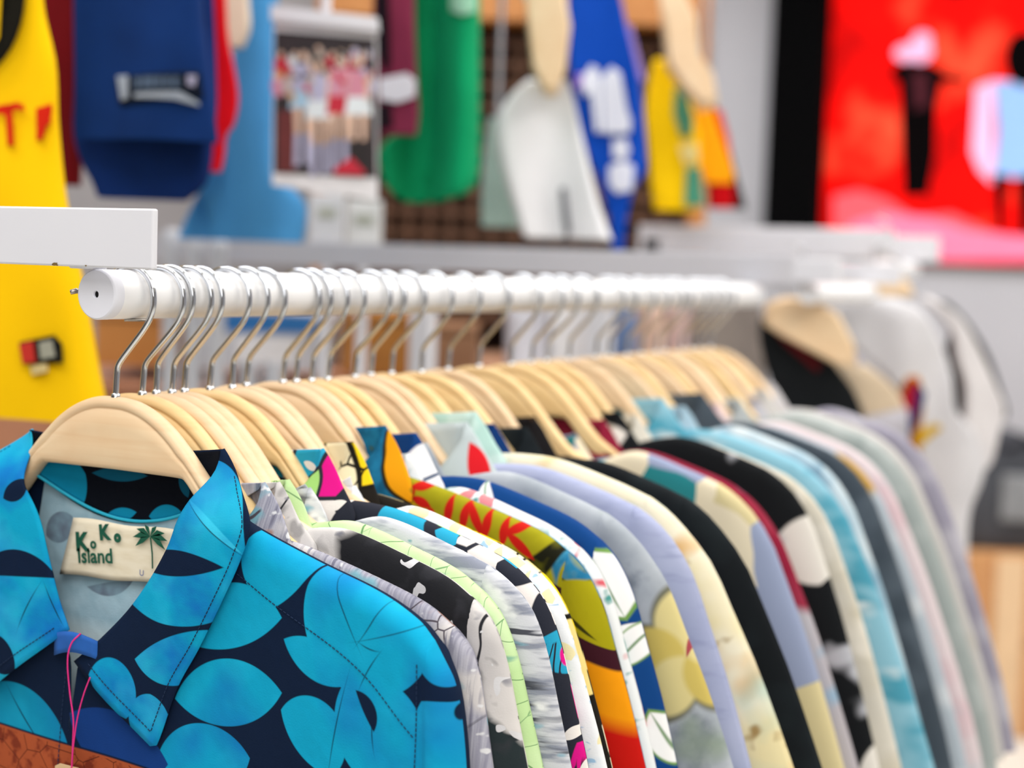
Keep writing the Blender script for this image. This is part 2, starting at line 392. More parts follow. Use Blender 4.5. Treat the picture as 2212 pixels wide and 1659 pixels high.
def sleeve_part(root, mat, sil, sx, h, seed, det):
    g = G(); zo = 0 if sil is SIL0 else 1; i0 = [i for i, p in enumerate(sil) if p[0] < (.256 if zo else .252)][-1]
    T = sil[i0]; n, nv = 16 * det, 9 * det; w = sil[-1][0] - T[0]; NP = 120
    OutP = smoothpath(sil[i0:], NP + 1)
    InnP = smoothpath([(T[0] - .001, T[1] - .0015), (T[0] - .001, -.235), (T[0] + w * .05, -.29), (T[0] + w * .28, -.41)] + ([(T[0] + w * .42, -.53)] if sil[-1][1] < -.45 else []), NP + 1)
    def pick(P, u):
        k = min(int(u * NP), NP - 1); return P[k].lerp(P[k + 1], u * NP - k)
    for sy in (-1, 1):
        rows, uvs = [], []
        for i in range(n + 1):
            u = (i / n) ** 1.7; o_, i_ = pick(OutP, u), pick(InnP, u); r, q = [], []
            dz = max(0, T[1] - i_.y - .0010); pf = math.sqrt(max(0, 1 - (1 - min(dz / .012, 1)) ** 2)); hh = lerp(h, .0095, sstep(.15, .5, dz))
            for j in range(nv + 1):
                v = 1 - (1 - j / nv) ** 1.5
                c = i_.lerp(o_, v); e = math.sqrt(max(0, 1 - max(0, (v - .35) / .65) ** 2.2))
                y = (hh + (.0006 + .0032 * math.sin(math.pi * min(1, v * .8 + .1))) * sstep(0, .4, u) * sstep(0, .25, v)) * e * pf
                y += .003 * wr(c.x * sx * 1.3, c.y, seed + 9 + sy) * sstep(0, .3, u) * sstep(0, .25, v) * e
                r.append(Vector((c.x * sx, sy * y, c.y))); q.append(((c.x + .013 * zo) * sx + (0 if sy < 0 else .55), c.y + .021 * zo))
            rows.append(r); uvs.append(q)
        g.grid(rows, uvs)
    return g.obj('sleeve', mat, root, merge=.00008)
def solid(o, th, off=0):
    m = o.modifiers.new('cloth_thickness', 'SOLIDIFY'); m.thickness = th; m.offset = off; return o
def leaf_grid(I, O, sx, h, det, seed, ext=.0045):
    nu, nv = 14 * det, 7 * det
    a, b = smoothpath(I, nu + 1), smoothpath(O, nu + 1); rows, uvs = [], []
    for i in range(nu + 1):
        u = i / nu; r, q = [], []
        for j in range(nv + 1):
            v = j / nv; c = a[i].lerp(b[i], v)
            y = lerp(.003 + .0035 * v, -(h + ext), sstep(0, .30, u))
            y += .0035 * (1 - v) ** 3 * sstep(.1, .4, u) * .6 - .0026 * math.sin(math.pi * v) * sstep(.05, .4, u)
            y += .0022 * wr(c.x * sx * 2.2, c.y * 2.2, seed + 21) * sstep(.15, .5, u)
            r.append(Vector((c.x * sx, y, c.y))); q.append((c.x * sx, c.y))
        rows.append(r); uvs.append(q)
    return rows, uvs
def back_collar(fr, fl, h, det, stand):
    n, k = 18 * det, 5 * det; rows, uvs = [], []
    for i in range(k + 1):
        f = i / k; r, q = [], []
        for j in range(n + 1):
            p = 2 * j / n - 1; m = 1 - p * p
            x = lerp(fl[0], fr[0], (p + 1) / 2); zf = lerp(fl[1], fr[1], (p + 1) / 2) - .007 * m
            y = .003 + (h - .003) * (1 - p ** 4)
            if stand:
                zs = -.1515 + .029 * p * p
                r.append(Vector((x * (1 - .02 * f), y * (1 - .08 * f), lerp(zf, zs, f))))
            else:
                r.append(Vector((x * (1 + .12 * f), y + .0045 * min(1, 4 * f) + .001 * f, zf - .062 * f)))
            q.append((r[-1].x + (0 if stand else .55), r[-1].z))
        rows.append(r); uvs.append(q)
    return rows, uvs
def generic_in(): return [(.088, -.1225), (.084, -.130), (.073, -.142), (.056, -.170), (.031, -.208), (.008, -.232), (-.003, -.2440), (-.003, -.31), (-.003, -.50), (-.003, -.76)]

def make_shirt(i, t, label, mat, cmat=None, group='printed shirts on the white rail', dx=0, fl=1.0, dz=0, cs=(0, 0)):
    rng = random.Random(i)
    root = thing('shirt', label, 'shirt', (HX + (rng.uniform(-.005, .005) if i > 9 else 0), t, ZR), rng.uniform(-.05, .05) if i > 9 else 0, group)
    zero = i == 0; h = .0130 if zero else .0085; det = 3 if zero else (2 if i < 12 else 1)
    if 0 < i < 5: h = .0066
    cw = lambda q: [(x + cs[0] * sstep(-.24, -.13, z), z + cs[1] * sstep(-.24, -.13, z)) for x, z in q]
    sl = SIL + ([(.345, -.46), (.356, -.52)] if i > 13 else [])
    sil = SIL0 if zero else [(x + lerp(cs[0], dx, sstep(.088, .16, x)) + (fl - 1) * max(0, x - .255), z + lerp(cs[1], dz, sstep(.088, .15, x))) for x, z in sl]
    if zero:
        In = [(.088, -.1225), (.080, -.130), (.070, -.142), (.055, -.168), (.028, -.205), (.002, -.230), (-.017, -.2440), (-.022, -.2785), (-.027, -.31), (-.028, -.50), (-.028, -.76)]
    else: In = cw(generic_in())
    body = body_part(root, mat, sil, h, i * 1.3, In, det)
    for sx in (1, -1):
        if i >= 20 and sx < 0: pass
        sleeve_part(root, mat, sil, sx, h, i * 1.3 + sx, det)
    cm = cmat or mat
    g = G()
    IR, OR_, IL, OL = (CI0R, CO0R, CI0L, CO0L) if zero else (cw(CI), cw(CO), [(-x, z) for x, z in cw(CI)], [(-x, z) for x, z in cw(CO)])
    if not zero:
        jit = rng.uniform(-.004, .004); OR_ = [(x + jit * (k > 1), z + jit * (k > 1)) for k, (x, z) in enumerate(OR_)]
    ex = .0025 if 0 < i < 5 else .0045
    R = leaf_grid(IR, OR_, 1, h, det, i, ex); g.grid(*R)
    Lf = leaf_grid([(-x, z) for x, z in IL], [(-x, z) for x, z in OL], -1, h, det, i + 3, ex + .0015); g.grid(*Lf)
    B = back_collar(IR[0], IL[0], h, det, False); g.grid(*B)
    if not zero:
        g.grid(*back_collar(IR[0], IL[0], h, det, True))
    c = g.obj('collar', cm, root); solid(c, .0011)
    return root, body, c, R, Lf

T_SH = [.027, .054, .067, .080, .093, .121, .143, .168, .2125, .2265, .2425, .266, .305, .333, .362, .400, .450, .510, .565, .610, .650, .700, .760, .800, .835, .880, .925, .960, .995, 1.030, 1.065, 1.100]
C_, N_, D_, B_, E_, G_ = '#0a9cc4', '#0b1c36', '#0a86ad', '#123a7d', '#0a5a78', '#6d7c8e'
def leafmat(name, base, ops, ox=.010, stand=False):
    f = Fab(name, base, .9, spec=.12, bump=.25)
    pal = {'C': C_, 'N': N_, 'D': D_, 'B': B_, 'E': E_, 'G': G_, 'L': '#35bfe2'}
    for (c, A, B, M1, M2) in ops:
        s = lambda p: (p[0] + ox, p[1])
        f.lens(s(A), s(B), s(M1), s(M2), pal[c])
    return f
BODY_OPS = [
    ("C",(0.1319, -0.1863),(0.1626, -0.1543),(0.1082, -0.1492),(0.1452, -0.1766)),
    ("C",(0.1385, -0.1913),(0.0679, -0.2183),(0.0973, -0.1751),(0.1148, -0.2103)),
    ("C",(0.1398, -0.2377),(0.0567, -0.255),(0.101, -0.2227),(0.0946, -0.2662)),
    ("C",(0.1405, -0.2041),(0.1879, -0.2252),(0.1703, -0.2035),(0.1585, -0.2238)),
    ("C",(0.1657, -0.1539),(0.2393, -0.21),(0.2247, -0.1666),(0.1553, -0.1902)),
    ("C",(0.2338, -0.1778),(0.2595, -0.2172),(0.2614, -0.1923),(0.2347, -0.2026)),
    ("C",(0.1394, -0.2484),(0.179, -0.2825),(0.1777, -0.2411),(0.1504, -0.2695)),
    ("C",(0.1159, -0.2832),(0.0419, -0.3006),(0.0692, -0.2693),(0.0789, -0.3155)),
    ("C",(0.1878, -0.2208),(0.2288, -0.2843),(0.2311, -0.2257),(0.1813, -0.2561)),
    ("N",(0.1941, -0.2268),(0.2076, -0.25),(0.2079, -0.2347),(0.1973, -0.2339)),
    ("C",(0.2399, -0.2261),(0.2693, -0.2899),(0.2641, -0.2276),(0.2352, -0.259)),
    ("N",(0.2584, -0.2261),(0.2688, -0.2403),(0.278, -0.2264),(0.2586, -0.2384)),
    ("D",(-0.0989, -0.2692),(-0.0335, -0.3062),(-0.0591, -0.2744),(-0.1084, -0.323)),
    ("B",(-0.0339, -0.2802),(0.0524, -0.2986),(0.0198, -0.2752),(-0.0107, -0.312)),
    ("N",(0.1719, -0.1557),(0.1947, -0.2011),(0.1821, -0.1791),(0.1828, -0.1788)),
    ("N",(0.1946, -0.1986),(0.213, -0.1681),(0.2051, -0.1837),(0.2044, -0.1835)),
    ("N",(0.1961, -0.1971),(0.2411, -0.1811),(0.2192, -0.19),(0.2191, -0.1894)),
    ("N",(0.1961, -0.1984),(0.209, -0.2015),(0.202, -0.2011),(0.2023, -0.2004)),
    ("N",(0.1878, -0.2214),(0.1765, -0.2776),(0.1808, -0.2494),(0.1816, -0.2493)),
    ("N",(0.2065, -0.2388),(0.208, -0.2627),(0.2059, -0.251),(0.2067, -0.2509)),
    ("N",(0.2098, -0.2026),(0.197, -0.225),(0.2022, -0.2134),(0.2029, -0.2136)),
    ("N",(-0.0908, -0.2723),(-0.0566, -0.3075),(-0.0751, -0.291),(-0.0743, -0.2904)),
]
COLLAR_OPS = [
    ("C",(0.0218, -0.1988),(0.0945, -0.1975),(0.0635, -0.0341),(0.0557, -0.2115)),
    ("N",(0.0141, -0.1735),(0.0983, -0.1643),(0.0596, -0.1583),(0.06, -0.1749)),
    ("C",(0.0279, -0.2326),(0.0855, -0.2055),(0.0557, -0.2142),(0.0596, -0.2451)),
    ("C",(-0.0119, -0.2494),(0.0207, -0.2729),(0.0227, -0.2411),(0.0013, -0.2642)),
    ("C",(0.0408, -0.2535),(0.0425, -0.2893),(0.0543, -0.265),(0.0234, -0.2732)),
    ("L",(0.0632, -0.1269),(0.1108, -0.1542),(0.0885, -0.1382),(0.0853, -0.1423)),
    ("C",(-0.0677, -0.0927),(-0.0495, -0.2684),(-0.0188, -0.1782),(-0.2501, -0.2071)),
    ("N",(-0.1119, -0.1958),(-0.0431, -0.1898),(-0.0763, -0.1738),(-0.076, -0.1919)),
    ("N",(-0.0896, -0.1406),(-0.0711, -0.1272),(-0.0848, -0.13),(-0.0748, -0.1391)),
    ("N",(-0.1074, -0.238),(-0.0751, -0.2558),(-0.0735, -0.2271),(-0.1049, -0.2702)),
    ("N",(-0.0574, -0.196),(-0.0735, -0.2286),(-0.067, -0.212),(-0.0661, -0.2121)),
    ("N",(-0.0526, -0.1954),(-0.035, -0.2216),(-0.0453, -0.2093),(-0.0444, -0.2088)),
    ("N",(0.0632, -0.1282),(0.1108, -0.1555),(0.0863, -0.143),(0.0868, -0.1424)),
]
STAND_OPS = [
    ("D",(-0.0468, -0.1233),(-0.0915, -0.1512),(-0.0683, -0.1122),(-0.0483, -0.1452)),
    ("D",(-0.0915, -0.1512),(-0.0473, -0.148),(-0.07, -0.1299),(-0.0696, -0.1548)),
    ("E",(-0.0411, -0.122),(0.0075, -0.1195),(-0.0164, -0.1254),(-0.0166, -0.1161)),
    ("D",(-0.0309, -0.1535),(-0.0011, -0.1445),(-0.016, -0.1432),(-0.014, -0.153)),
    ("D",(0.0099, -0.1461),(0.0423, -0.144),(0.026, -0.1366),(0.0246, -0.1515)),
    ("E",(0.0346, -0.1183),(0.0437, -0.1299),(0.0435, -0.1216),(0.0365, -0.1251)),
]
LINING_OPS = [
    ("G",(-0.0822, -0.1695),(-0.0579, -0.1535),(-0.0775, -0.1556),(-0.0577, -0.1623)),
    ("G",(-0.0435, -0.2),(-0.002, -0.1895),(-0.0244, -0.1946),(-0.0243, -0.204)),
]
def shirt_zero():
    f = leafmat('turquoise_leaf_cloth', N_, BODY_OPS)
    f.p = f.p0
    # deeper watercolour blue bleeding into the turquoise, only where it is turquoise
    sp = f.N.new('ShaderNodeSeparateColor'); f.link(f.c, sp.inputs[0])
    k = f.mt('GREATER_THAN', sp.outputs[1], .15)
    f.nz('#0f5fae', 16, .60, .12, (1, .7), .6, 2, 3, .75, within=k)
    f.nz('#1fb4d8', 30, .62, .15, seed=8, amt=.35, within=k)
    f.half((-.0154, -.3012), (-.05, -1), N_)
    f.half((-.0154, -.3026), (-.05, -1), '#a4502f')
    sp2 = f.mt('LESS_THAN', f.vm('DOT_PRODUCT', f.vm('SUBTRACT', f.p, (-.0154, -.3040, 0)), (.05, 1, 0)), 0.0)
    f.nz('#7a3320', 90, .55, .05, detail=4, within=sp2); f.edge('#4a1c14', 45, .012, within=sp2)
    bodym = f.done()
    f = leafmat('turquoise_leaf_collar', N_, COLLAR_OPS)
    sp = f.N.new('ShaderNodeSeparateColor'); f.link(f.c, sp.inputs[0]); k = f.mt('GREATER_THAN', sp.outputs[1], .15)
    f.nz('#0e62b8', 22, .53, .13, (1, 1.3), .4, 3, 5, .85, within=k); f.nz('#3cc4e4', 26, .6, .12, seed=2, amt=.4, within=k)
    cm = f.done()
    root, body, col, R, Lf = make_shirt(0, T_SH[0], LAB[0], bodym, cm)
    f = leafmat('collar_stand_cloth', '#070c17', STAND_OPS); sm = f.done()
    h = .013
    g = G(); g.grid(*back_collar(CI0R[0], CI0L[0], h, 3, True)); o = solid(g.obj('collar_stand', sm, col), .0006); o['label'] = 'inner collar stand of navy cloth with turquoise leaves'
    g = G(); pts = []
    for j in range(31):
        p = 2 * j / 30 - 1; x = lerp(CI0L[0][0], CI0R[0][0], (p + 1) / 2) * .975
        pts.append((x, (.003 + (h - .003) * (1 - p ** 4)) * .92 - .0012, -.1505 + .027 * p * p))
    G().tube(pts, .0012, 6).obj('piping', plain('turquoise_piping', '#28b4d4', .8, var=.1), col)
    f = leafmat('cloth_wrong_side', '#a9c9d8', LINING_OPS); f.nz('#8fb4c6', 60, .5, .1, amt=.5)
    f.half((0, -.226), (0, -1), '#c4dae2', .006); lm = f.done()
    g = G(); rows, uvs = [], []
    for a in range(25):
        r, q = [], []
        for b in range(25):
            x = lerp(-.085, .085, b / 24); z = zz = lerp(-.1522 + .029 * (x / .086) ** 2, -.36, a / 24)
            r.append(Vector((x, h - .0016 + .0012 * wr(x, z, 3), zz))); q.append((x, zz))
        rows.append(r); uvs.append(q)
    o = g.grid(rows, uvs).obj('back_lining', lm, root); o['label'] = 'pale wrong side of the back cloth seen through the open collar'
    # woven neck label
    lb = Fab('cream_label', '#efe6cf', .85, spec=.15); lb.nz('#dfd2b4', 60, .55, .15, (1, 4), .5, amt=.6); lb = lb.done()
    TL, BL, BR, TR = (-.044, -.1535), (-.054, -.1934), (.034, -.1890), (.048, -.1520)
    def lp(u, v, off=0):
        x = lerp(lerp(TL[0], TR[0], u), lerp(BL[0], BR[0], u), v); z = lerp(lerp(TL[1], TR[1], u), lerp(BL[1], BR[1], u), v)
        return Vector((x, h - .0045 - .0010 * math.sin(5 * u + 2 * v) * v - .0012 * v + off, z + .0008 * math.sin(9 * u)))
    g = G(); g.grid([[lp(u / 16, v / 10) for u in range(17)] for v in range(11)])
    nl = solid(g.obj('neck_label', lb, root), .0005); nl['label'] = 'cream woven neck label with green lettering and a palm'
    gm = plain('green_thread', '#0f5a44', .8, var=.2, vs=400); pm = plain('grey_thread', '#8a9aa8', .8, var=.1)
    def text(s, x, z, size, rot, mat, nm, bold=.0, sh=0):
        cu = bpy.data.curves.new(nm, 'FONT'); cu.body = s; cu.size = size; cu.offset = bold; cu.shear = sh
        ob = bpy.data.objects.new(nm, cu); COL.objects.link(ob)
        dg = bpy.context.evaluated_depsgraph_get(); me = bpy.data.meshes.new_from_object(ob.evaluated_get(dg))
        bpy.data.objects.remove(ob); bpy.data.curves.remove(cu)
        c, sn = math.cos(rot), math.sin(rot)
        vs = [Vector((x + v.co.x * c - v.co.y * sn, h - .0068, z + v.co.x * sn + v.co.y * c)) for v in me.vertices]
        fs = [list(p.vertices) for p in me.polygons]; bpy.data.meshes.remove(me)
        return vs, fs
    g = G()
    for (s, x, z, sz, ro, b) in [('K', -.0392, -.1748, .0170, .10, .0008), ('o', -.0262, -.1720, .0100, .1, .0004), ('K', -.0180, -.1652, .0140, .14, .0007), ('o', -.0048, -.1648, .0100, .1, .0008), ('Island', -.0375, -.1832, .0140, .11, .0003)]:
        g.add(*text(s, x, z, sz, ro, gm, 'lettering', b))
    g.add(*text('U', .0172, -.1850, .0058, .0, gm, 'u', 0), mi=1)
    # palm: trunk and fronds
    g.tube([(.0285, h - .0068, -.1790), (.0280, h - .0068, -.1690), (.0262, h - .0068, -.1585)], .0005, 5)
    for a in (-.5, .1, .6, 1.2, 1.9, 2.5, 3.1, 3.7):
        d = Vector((math.cos(a), 0, math.sin(a) * .7)); n_ = Vector((-d.z, 0, d.x)); o = Vector((.0262, h - .0070, -.1580))
        g.add([o, o + d * .008 + n_ * .0022, o + d * .015 - Vector((0, 0, .0024)), o + d * .008 - n_ * .0022], [[0, 1, 2, 3]])
    g.obj('lettering', [gm, plain('blue_thread', '#4a5a9a', .8, var=0)], nl, smooth=False)
    # stitching
    st = plain('navy_thread', '#0a2548', .8, var=.1)
    def dashes(pts, r=.00032, dash=.0022, gap=.0009):
        P = [Vector(p) for p in pts]; L = sum((b - a).length for a, b in zip(P, P[1:])); n = max(2, int(L / (dash + gap)))
        Q = smoothpath(P, n * 3 + 1); g = G()
        for k in range(n): g.tube(Q[3 * k:3 * k + 3], r, 5)
        return g
    def on(rows, path):
        return [rows[i][j] + Vector((0, -.0009, 0)) for i, j in path]
    rows = R[0]; nu, nv = len(rows) - 1, len(rows[0]) - 1
    for rows in (R[0], Lf[0]):
        dashes(on(rows, [(i, nv - 2) for i in range(4, nu - 1)] + [(nu - 2, j) for j in range(nv - 3, 1, -1)])).obj('stitching', st, col)
    # stitch lines that lie on the body cloth: yoke seam, armhole, front edge
    bvh = mathutils.bvhtree.BVHTree.FromPolygons([v.co.copy() for v in body.data.vertices], [list(p.vertices) for p in body.data.polygons])
    def drop(pts, n):
        out = []
        for p in smoothpath([(x, 0, z) for x, z in pts], n):
            hit = bvh.ray_cast(Vector((p.x, -.2, p.z)), Vector((0, 1, 0)))
            if hit[0]: out.append(hit[0] + Vector((0, -.0003, 0)))
        return out
    dashes(drop([(.1138, -.1686), (.1419, -.1834), (.1898, -.2051), (.213, -.2194), (.236, -.2409), (.2455, -.2490)], 40)).obj('stitching', st, body)
    for pp in ([(-.0265, -.246), (-.0301, -.2785), (-.036, -.36)], [(.246, -.205), (.2468, -.24), (.2460, -.28)]):
        dashes(drop(pp, 30), .00035).obj('stitching', st, body)
    # blue loop tab at the bottom of the neckline
    tb = plain('blue_tab', '#1f5fb4', .85, var=.3, vs=60)
    g = G(); g.grid([[Vector((lerp(-.034, .004, u / 8), -h - .0045 - .003 * math.sin(math.pi * u / 8), lerp(-.2265, -.2385, v / 4) + .004 * math.sin(math.pi * u / 8) - .003 * (1 - u / 8) * v / 4)) for u in range(9)] for v in range(5)])
    solid(g.obj('loop_tab', tb, root), .0008)
    # price tag on a pink string
    pk = plain('pink_string', '#e62a86', .7, var=.15, vs=500)
    tg = thing('price_tag', 'tan card price tag on a pink string at the turquoise shirt neck', 'tag', (HX, T_SH[0], ZR))
    g = G(); y = -h - .0105
    g.tube(smoothpath([(-.008, y + .003, -.2225), (-.0130, y, -.2290), (-.0153, y - .001, -.240), (-.0140, y, -.262), (-.0105, y, -.2797), (-.0109, y, -.300), (-.0112, y, -.316)], 40), .00055, 6)
    g.tube(smoothpath([(.003, y + .0005, -.2495), (-.002, y, -.262), (-.0072, y, -.2792), (-.0100, y - .0006, -.300), (-.0112, y - .0006, -.316)], 30), .00050, 6)
    g.obj('string', pk, tg)
    g = G(); cx, cz = -.012, -.3135
    pr = [(-.014, 0), (-.010, .0022), (.006, .0022), (.012, -.001), (.012, -.055), (-.014, -.055)]
    g.add([(cx + a, y - .0004, cz + b) for a, b in pr] + [(cx + a, y + .0004, cz + b) for a, b in pr], [[0, 1, 2, 3, 4, 5], [11, 10, 9, 8, 7, 6]] + [[k, 6 + k, 6 + (k + 1) % 6, (k + 1) % 6] for k in range(6)])
    g.obj('card', plain('tan_card', '#d6b58a', .8, var=.1), tg, smooth=False)
    return root
# ------------------------------------------------------------------ the printed cloths, front to back
def pattern(i):
    o = (i * .37, i * .53); F = lambda b, **k: Fab('shirt_cloth_%d' % i, b, .9, spec=.12, off=o, bump=.2 if i < 9 else 0, **k)
    raw = lambda f: setattr(f, 'p', f.p0) or f
    if i == 1:
        f = F('#9a9aab'); f.nz('#bcbcc9', 1.0, .53, .13, (520, 22), .1, 3, 1); f.nz('#d9d5d4', 26, .60, .05, seed=4, amt=.9)
        f.nz('#7d7d90', 1.0, .60, .08, (300, 30), .1, 2, 6); f.nz('#84b6c6', 22, .66, .03, (1, 1.6), seed=9)
        f.nz('#e3e4e8', 120, .66, .03, seed=12); f.warp(.02, 30); f.edge('#3c3a45', 26, .018, within=f.rng(f.noise(14, seed=3), .5, .54))
        f.edge('#57505a', 60, .03, seed=7, within=f.rng(f.noise(20, seed=13), .54, .58)); f.nz('#b08d84', 30, .66, .02, seed=14)
    elif i == 2:
        f = F('#c9c6c6'); f.nz('#e6e2df', 14, .5, .15, seed=2); f.warp(.016, 40); f.edge('#2a2a30', 12, .012); f.nz('#8f8f98', 40, .66, .03, (1, 2), .5)
        raw(f); f.warp(.010, 60); f.lens((.155, -.146), (.262, -.245), (.235, -.150), (.175, -.200), '#26272b', .003)
        f.lens((.25, -.205), (.285, -.45), (.34, -.30), (.23, -.30), '#2b3538', .002)
        k = f.mt('GREATER_THAN', f.noise(70, detail=1, seed=5), .64); f.paint(f.mt('MULTIPLY', k, f.mt('LESS_THAN', f.noise(20, seed=8), .52)), '#dcdcdf')
        f.nz('#3c3d43', 50, .62, .05, seed=3, amt=.5)
    elif i == 3:
        f = F('#c4e6a6'); f.nz('#d6efbd', 20, .55, .1); f.warp(.03, 16); f.edge('#6f9c67', 17, .009, sxy=(1, 2.2)); f.edge('#7ba873', 38, .012, sxy=(1.6, .6), seed=3, within=f.rng(f.noise(16, seed=4), .55, .58))
        f.nz('#7fb6a0', 26, .70, .03, (1, 2), .4, 3, 7)
    elif i == 4:
        f = F('#d4d7de'); f.nz('#9096a6', 1.0, .52, .08, (26, 150), .35, 4, 1); f.nz('#80b4c8', 24, .64, .03, (1, 2), .4, 3, 5)
        f.nz('#4c4f59', 1.0, .60, .04, (16, 170), .35, 4, 3, within=f.rng(f.noise(13, seed=6), .42, .50)); f.nz('#eef0f2', 28, .63, .04, (1, 1.6), .3, 3, 8); f.nz('#3f94a8', 50, .70, .03, (1, 2), .4, 2, 9)
        raw(f); f.lens((.30, -.30), (.32, -.45), (.36, -.37), (.27, -.36), '#3a3c43', .004)
    elif i == 5:
        f = F('#ece6e2'); f.warp(.012, 24); f.cells(['#efe9e4', '#2a2d38', '#efe9e4', '#2a2d38', '#e2178c', '#efe9e4', '#2ba5cb', '#2a2d38', '#a8db7c'], 36)
        f.edge('#2a2d38', 36, .05); f.edge('#2a2d38', 110, .10, sxy=(2.4, .35), within=f.rng(f.noise(18, seed=7), .55, .58)); f.leaves('#f3eee8', 44, .0075, .0036, seed=2, keep=.42); f.leaves('#e2178c', 30, .011, .006, seed=6, keep=.16); f.leaves('#2ba5cb', 30, .009, .005, seed=9, keep=.14)
    elif i == 6:
        f = F('#eff3f7'); f.nz('#cfe0ef', 40, .6, .05); f.nz('#9fc3e2', 90, .66, .03, (1, 2), .5, seed=3); f.leaves('#8aa9c9', 36, .006, .0018, keep=.3)
        raw(f); f.lens((.25, -.30), (.33, -.46), (.40, -.36), (.25, -.37), '#5d6668', .003); f.p = f.vm('ADD', f.p0, (.3, .1, 0)); f.leaves('#f1e7b6', 60, .008, .004, keep=.6)
    elif i == 7:
        f = F('#efe4ac'); f.warp(.012, 30); f.cells(['#f4d21c', '#f1e8c4', '#1e1b17', '#f4d21c', '#f6f3e6', '#efd88a', '#1e1b17'], 26, seed=3); f.edge('#17150f', 26, .05, seed=3); f.edge('#17150f', 60, .05, seed=8, within=f.rng(f.noise(20), .52, .55))
    elif i == 8:
        f = F('#2c80aa'); f.nz('#1f6a92', 60, .5, .15, detail=4); f.nz('#58a9bf', 40, .62, .08, seed=3)
        f.warp(.012, 22); f.leaves('#a8a316', 10, .058, .024, seed=4, vein='#3b3a0c'); f.edge('#22301f', 10, .014, seed=4)
        raw(f); D = '#1c1d10'; R_ = '#c81e17'; U = lambda p: (p[0], p[1] + .008); X = lambda *q: [U(k) for k in q]
        f.lens(*X((.070, -.150), (.247, -.166), (.15, -.118), (.15, -.225)), D, .001); f.lens(*X((.088, -.146), (.240, -.163), (.15, -.114), (.15, -.195)), '#a39d1a', .001)
        f.nz('#8c8a14', 60, .6, .1, seed=5, amt=.35)
        f.lens(*X((.085, -.150), (.125, -.185), (.118, -.150), (.085, -.190)), '#ecc417', .001)
        for A, B in [((.136, -.140), (.118, -.143)), ((.118, -.143), (.120, -.150)), ((.120, -.150), (.137, -.156)), ((.137, -.156), (.136, -.164)), ((.136, -.164), (.116, -.160)), ((.153, -.145), (.150, -.169)), ((.166, -.148), (.163, -.171)), ((.166, -.148), (.182, -.174)), ((.184, -.152), (.182, -.174)), ((.198, -.156), (.196, -.178)), ((.217, -.158), (.198, -.168)), ((.198, -.166), (.222, -.184))]:
            f.stroke(U(A), U(B), .0036, R_, .0006)
        f.lens((.245, -.175), (.287, -.222), (.30, -.190), (.245, -.210), '#a39c12', .001); f.stroke((.25, -.182), (.285, -.204), .0016, '#33310a'); f.stroke((.256, -.196), (.287, -.214), .0012, '#33310a')
        f.half((.285, -.207), (-.35, -1), '#3a1420'); f.half((.288, -.221), (-.3, -1), '#f09a0c', .001); f.half((.31, -.262), (-.2, -1), '#c4160f', .006)
    elif i == 9:
        f = F('#eef2f3'); f.nz('#7db0aa', 30, .60, .04, seed=2, detail=4); f.nz('#d8616c', 42, .67, .03, seed=5); f.nz('#4f9a94', 60, .67, .03, seed=8); f.leaves('#e68a90', 40, .007, .004, keep=.25)
    elif i == 10:
        f = F('#0f4282'); f.leaves('#f5f6f6', 17, .017, .007, seed=5, keep=.25, vein='#4a8a5a')
        raw(f)
        for A, B, M1, M2 in (((.262, -.150), (.292, -.192), (.292, -.162), (.266, -.180)), ((.288, -.226), (.312, -.194), (.308, -.217), (.292, -.204)), ((.314, -.256), (.336, -.290), (.334, -.266), (.317, -.281))):
            mx, mz = (A[0] + B[0]) / 2, (A[1] + B[1]) / 2; k = lambda p: (mx + (p[0] - mx) * 1.12, mz + (p[1] - mz) * 1.12)
            f.lens(k(A), k(B), k(M1), k(M2), '#6f9a4c', .0008); f.lens(A, B, M1, M2, '#f5f6f7', .0008)
            f.stroke(A, B, .0010, '#7f9a78', .0006)
    elif i == 11:
        f = F('#9aa3ad'); f.nz('#b9c0c8', 18, .5, .12, detail=4); f.nz('#7f8893', 26, .60, .06, seed=3, detail=4); f.nz('#8fa08a', 12, .62, .05, seed=9)
        f.leaves('#d9c77c', 8.5, .050, .022, seed=6, keep=.45, vein='#8a7430'); f.leaves('#e4cf72', 13, .026, .014, seed=3, keep=.25)
        raw(f)
        for k, (w_, c1, c2) in enumerate(((1.12, '#6f7060', '#6f7060'), (1, '#dccf92', '#cdb964'))):
            for a in range(5):
                an = 1.85 + a * 1.256; cx, cz = .328, -.221; dx, dz = math.cos(an), math.sin(an); L = .047 * w_; b_ = .0165 * w_
                f.lens((cx, cz), (cx + dx * L, cz + dz * L), (cx + dx * L * .62 - dz * b_, cz + dz * L * .62 + dx * b_), (cx + dx * L * .62 + dz * b_, cz + dz * L * .62 - dx * b_), c2 if a % 2 else c1, .002)
        f.stroke((.328, -.222), (.331, -.196), .0022, '#a84a52')
    elif i == 12:
        f = F('#a3abcd'); f.nz('#b4bbd8', 16, .5, .2, detail=4); f.nz('#8f97bb', 1, .62, .1, (40, 160), .5, seed=3, amt=.5); raw(f); f.stroke((.255, -.176), (.268, -.168), .0022, '#c9cdde', .001)
    elif i == 13:
        f = F('#ecdfae'); f.nz('#f1ead0', 18, .5, .1); f.nz('#dca95e', 16, .62, .06, seed=3); f.nz('#a9c9c0', 14, .62, .06, seed=6); f.nz('#a58a5a', 34, .66, .04, seed=8); f.nz('#c9564a', 15, .72, .02, seed=11)
    elif i == 14:
        f = F('#0e356f'); f.leaves('#e6e9f0', 14, .024, .010, seed=3, keep=.35); f.nz('#e8912c', 16, .68, .03, seed=5); f.nz('#b32a1f', 20, .70, .03, seed=9)
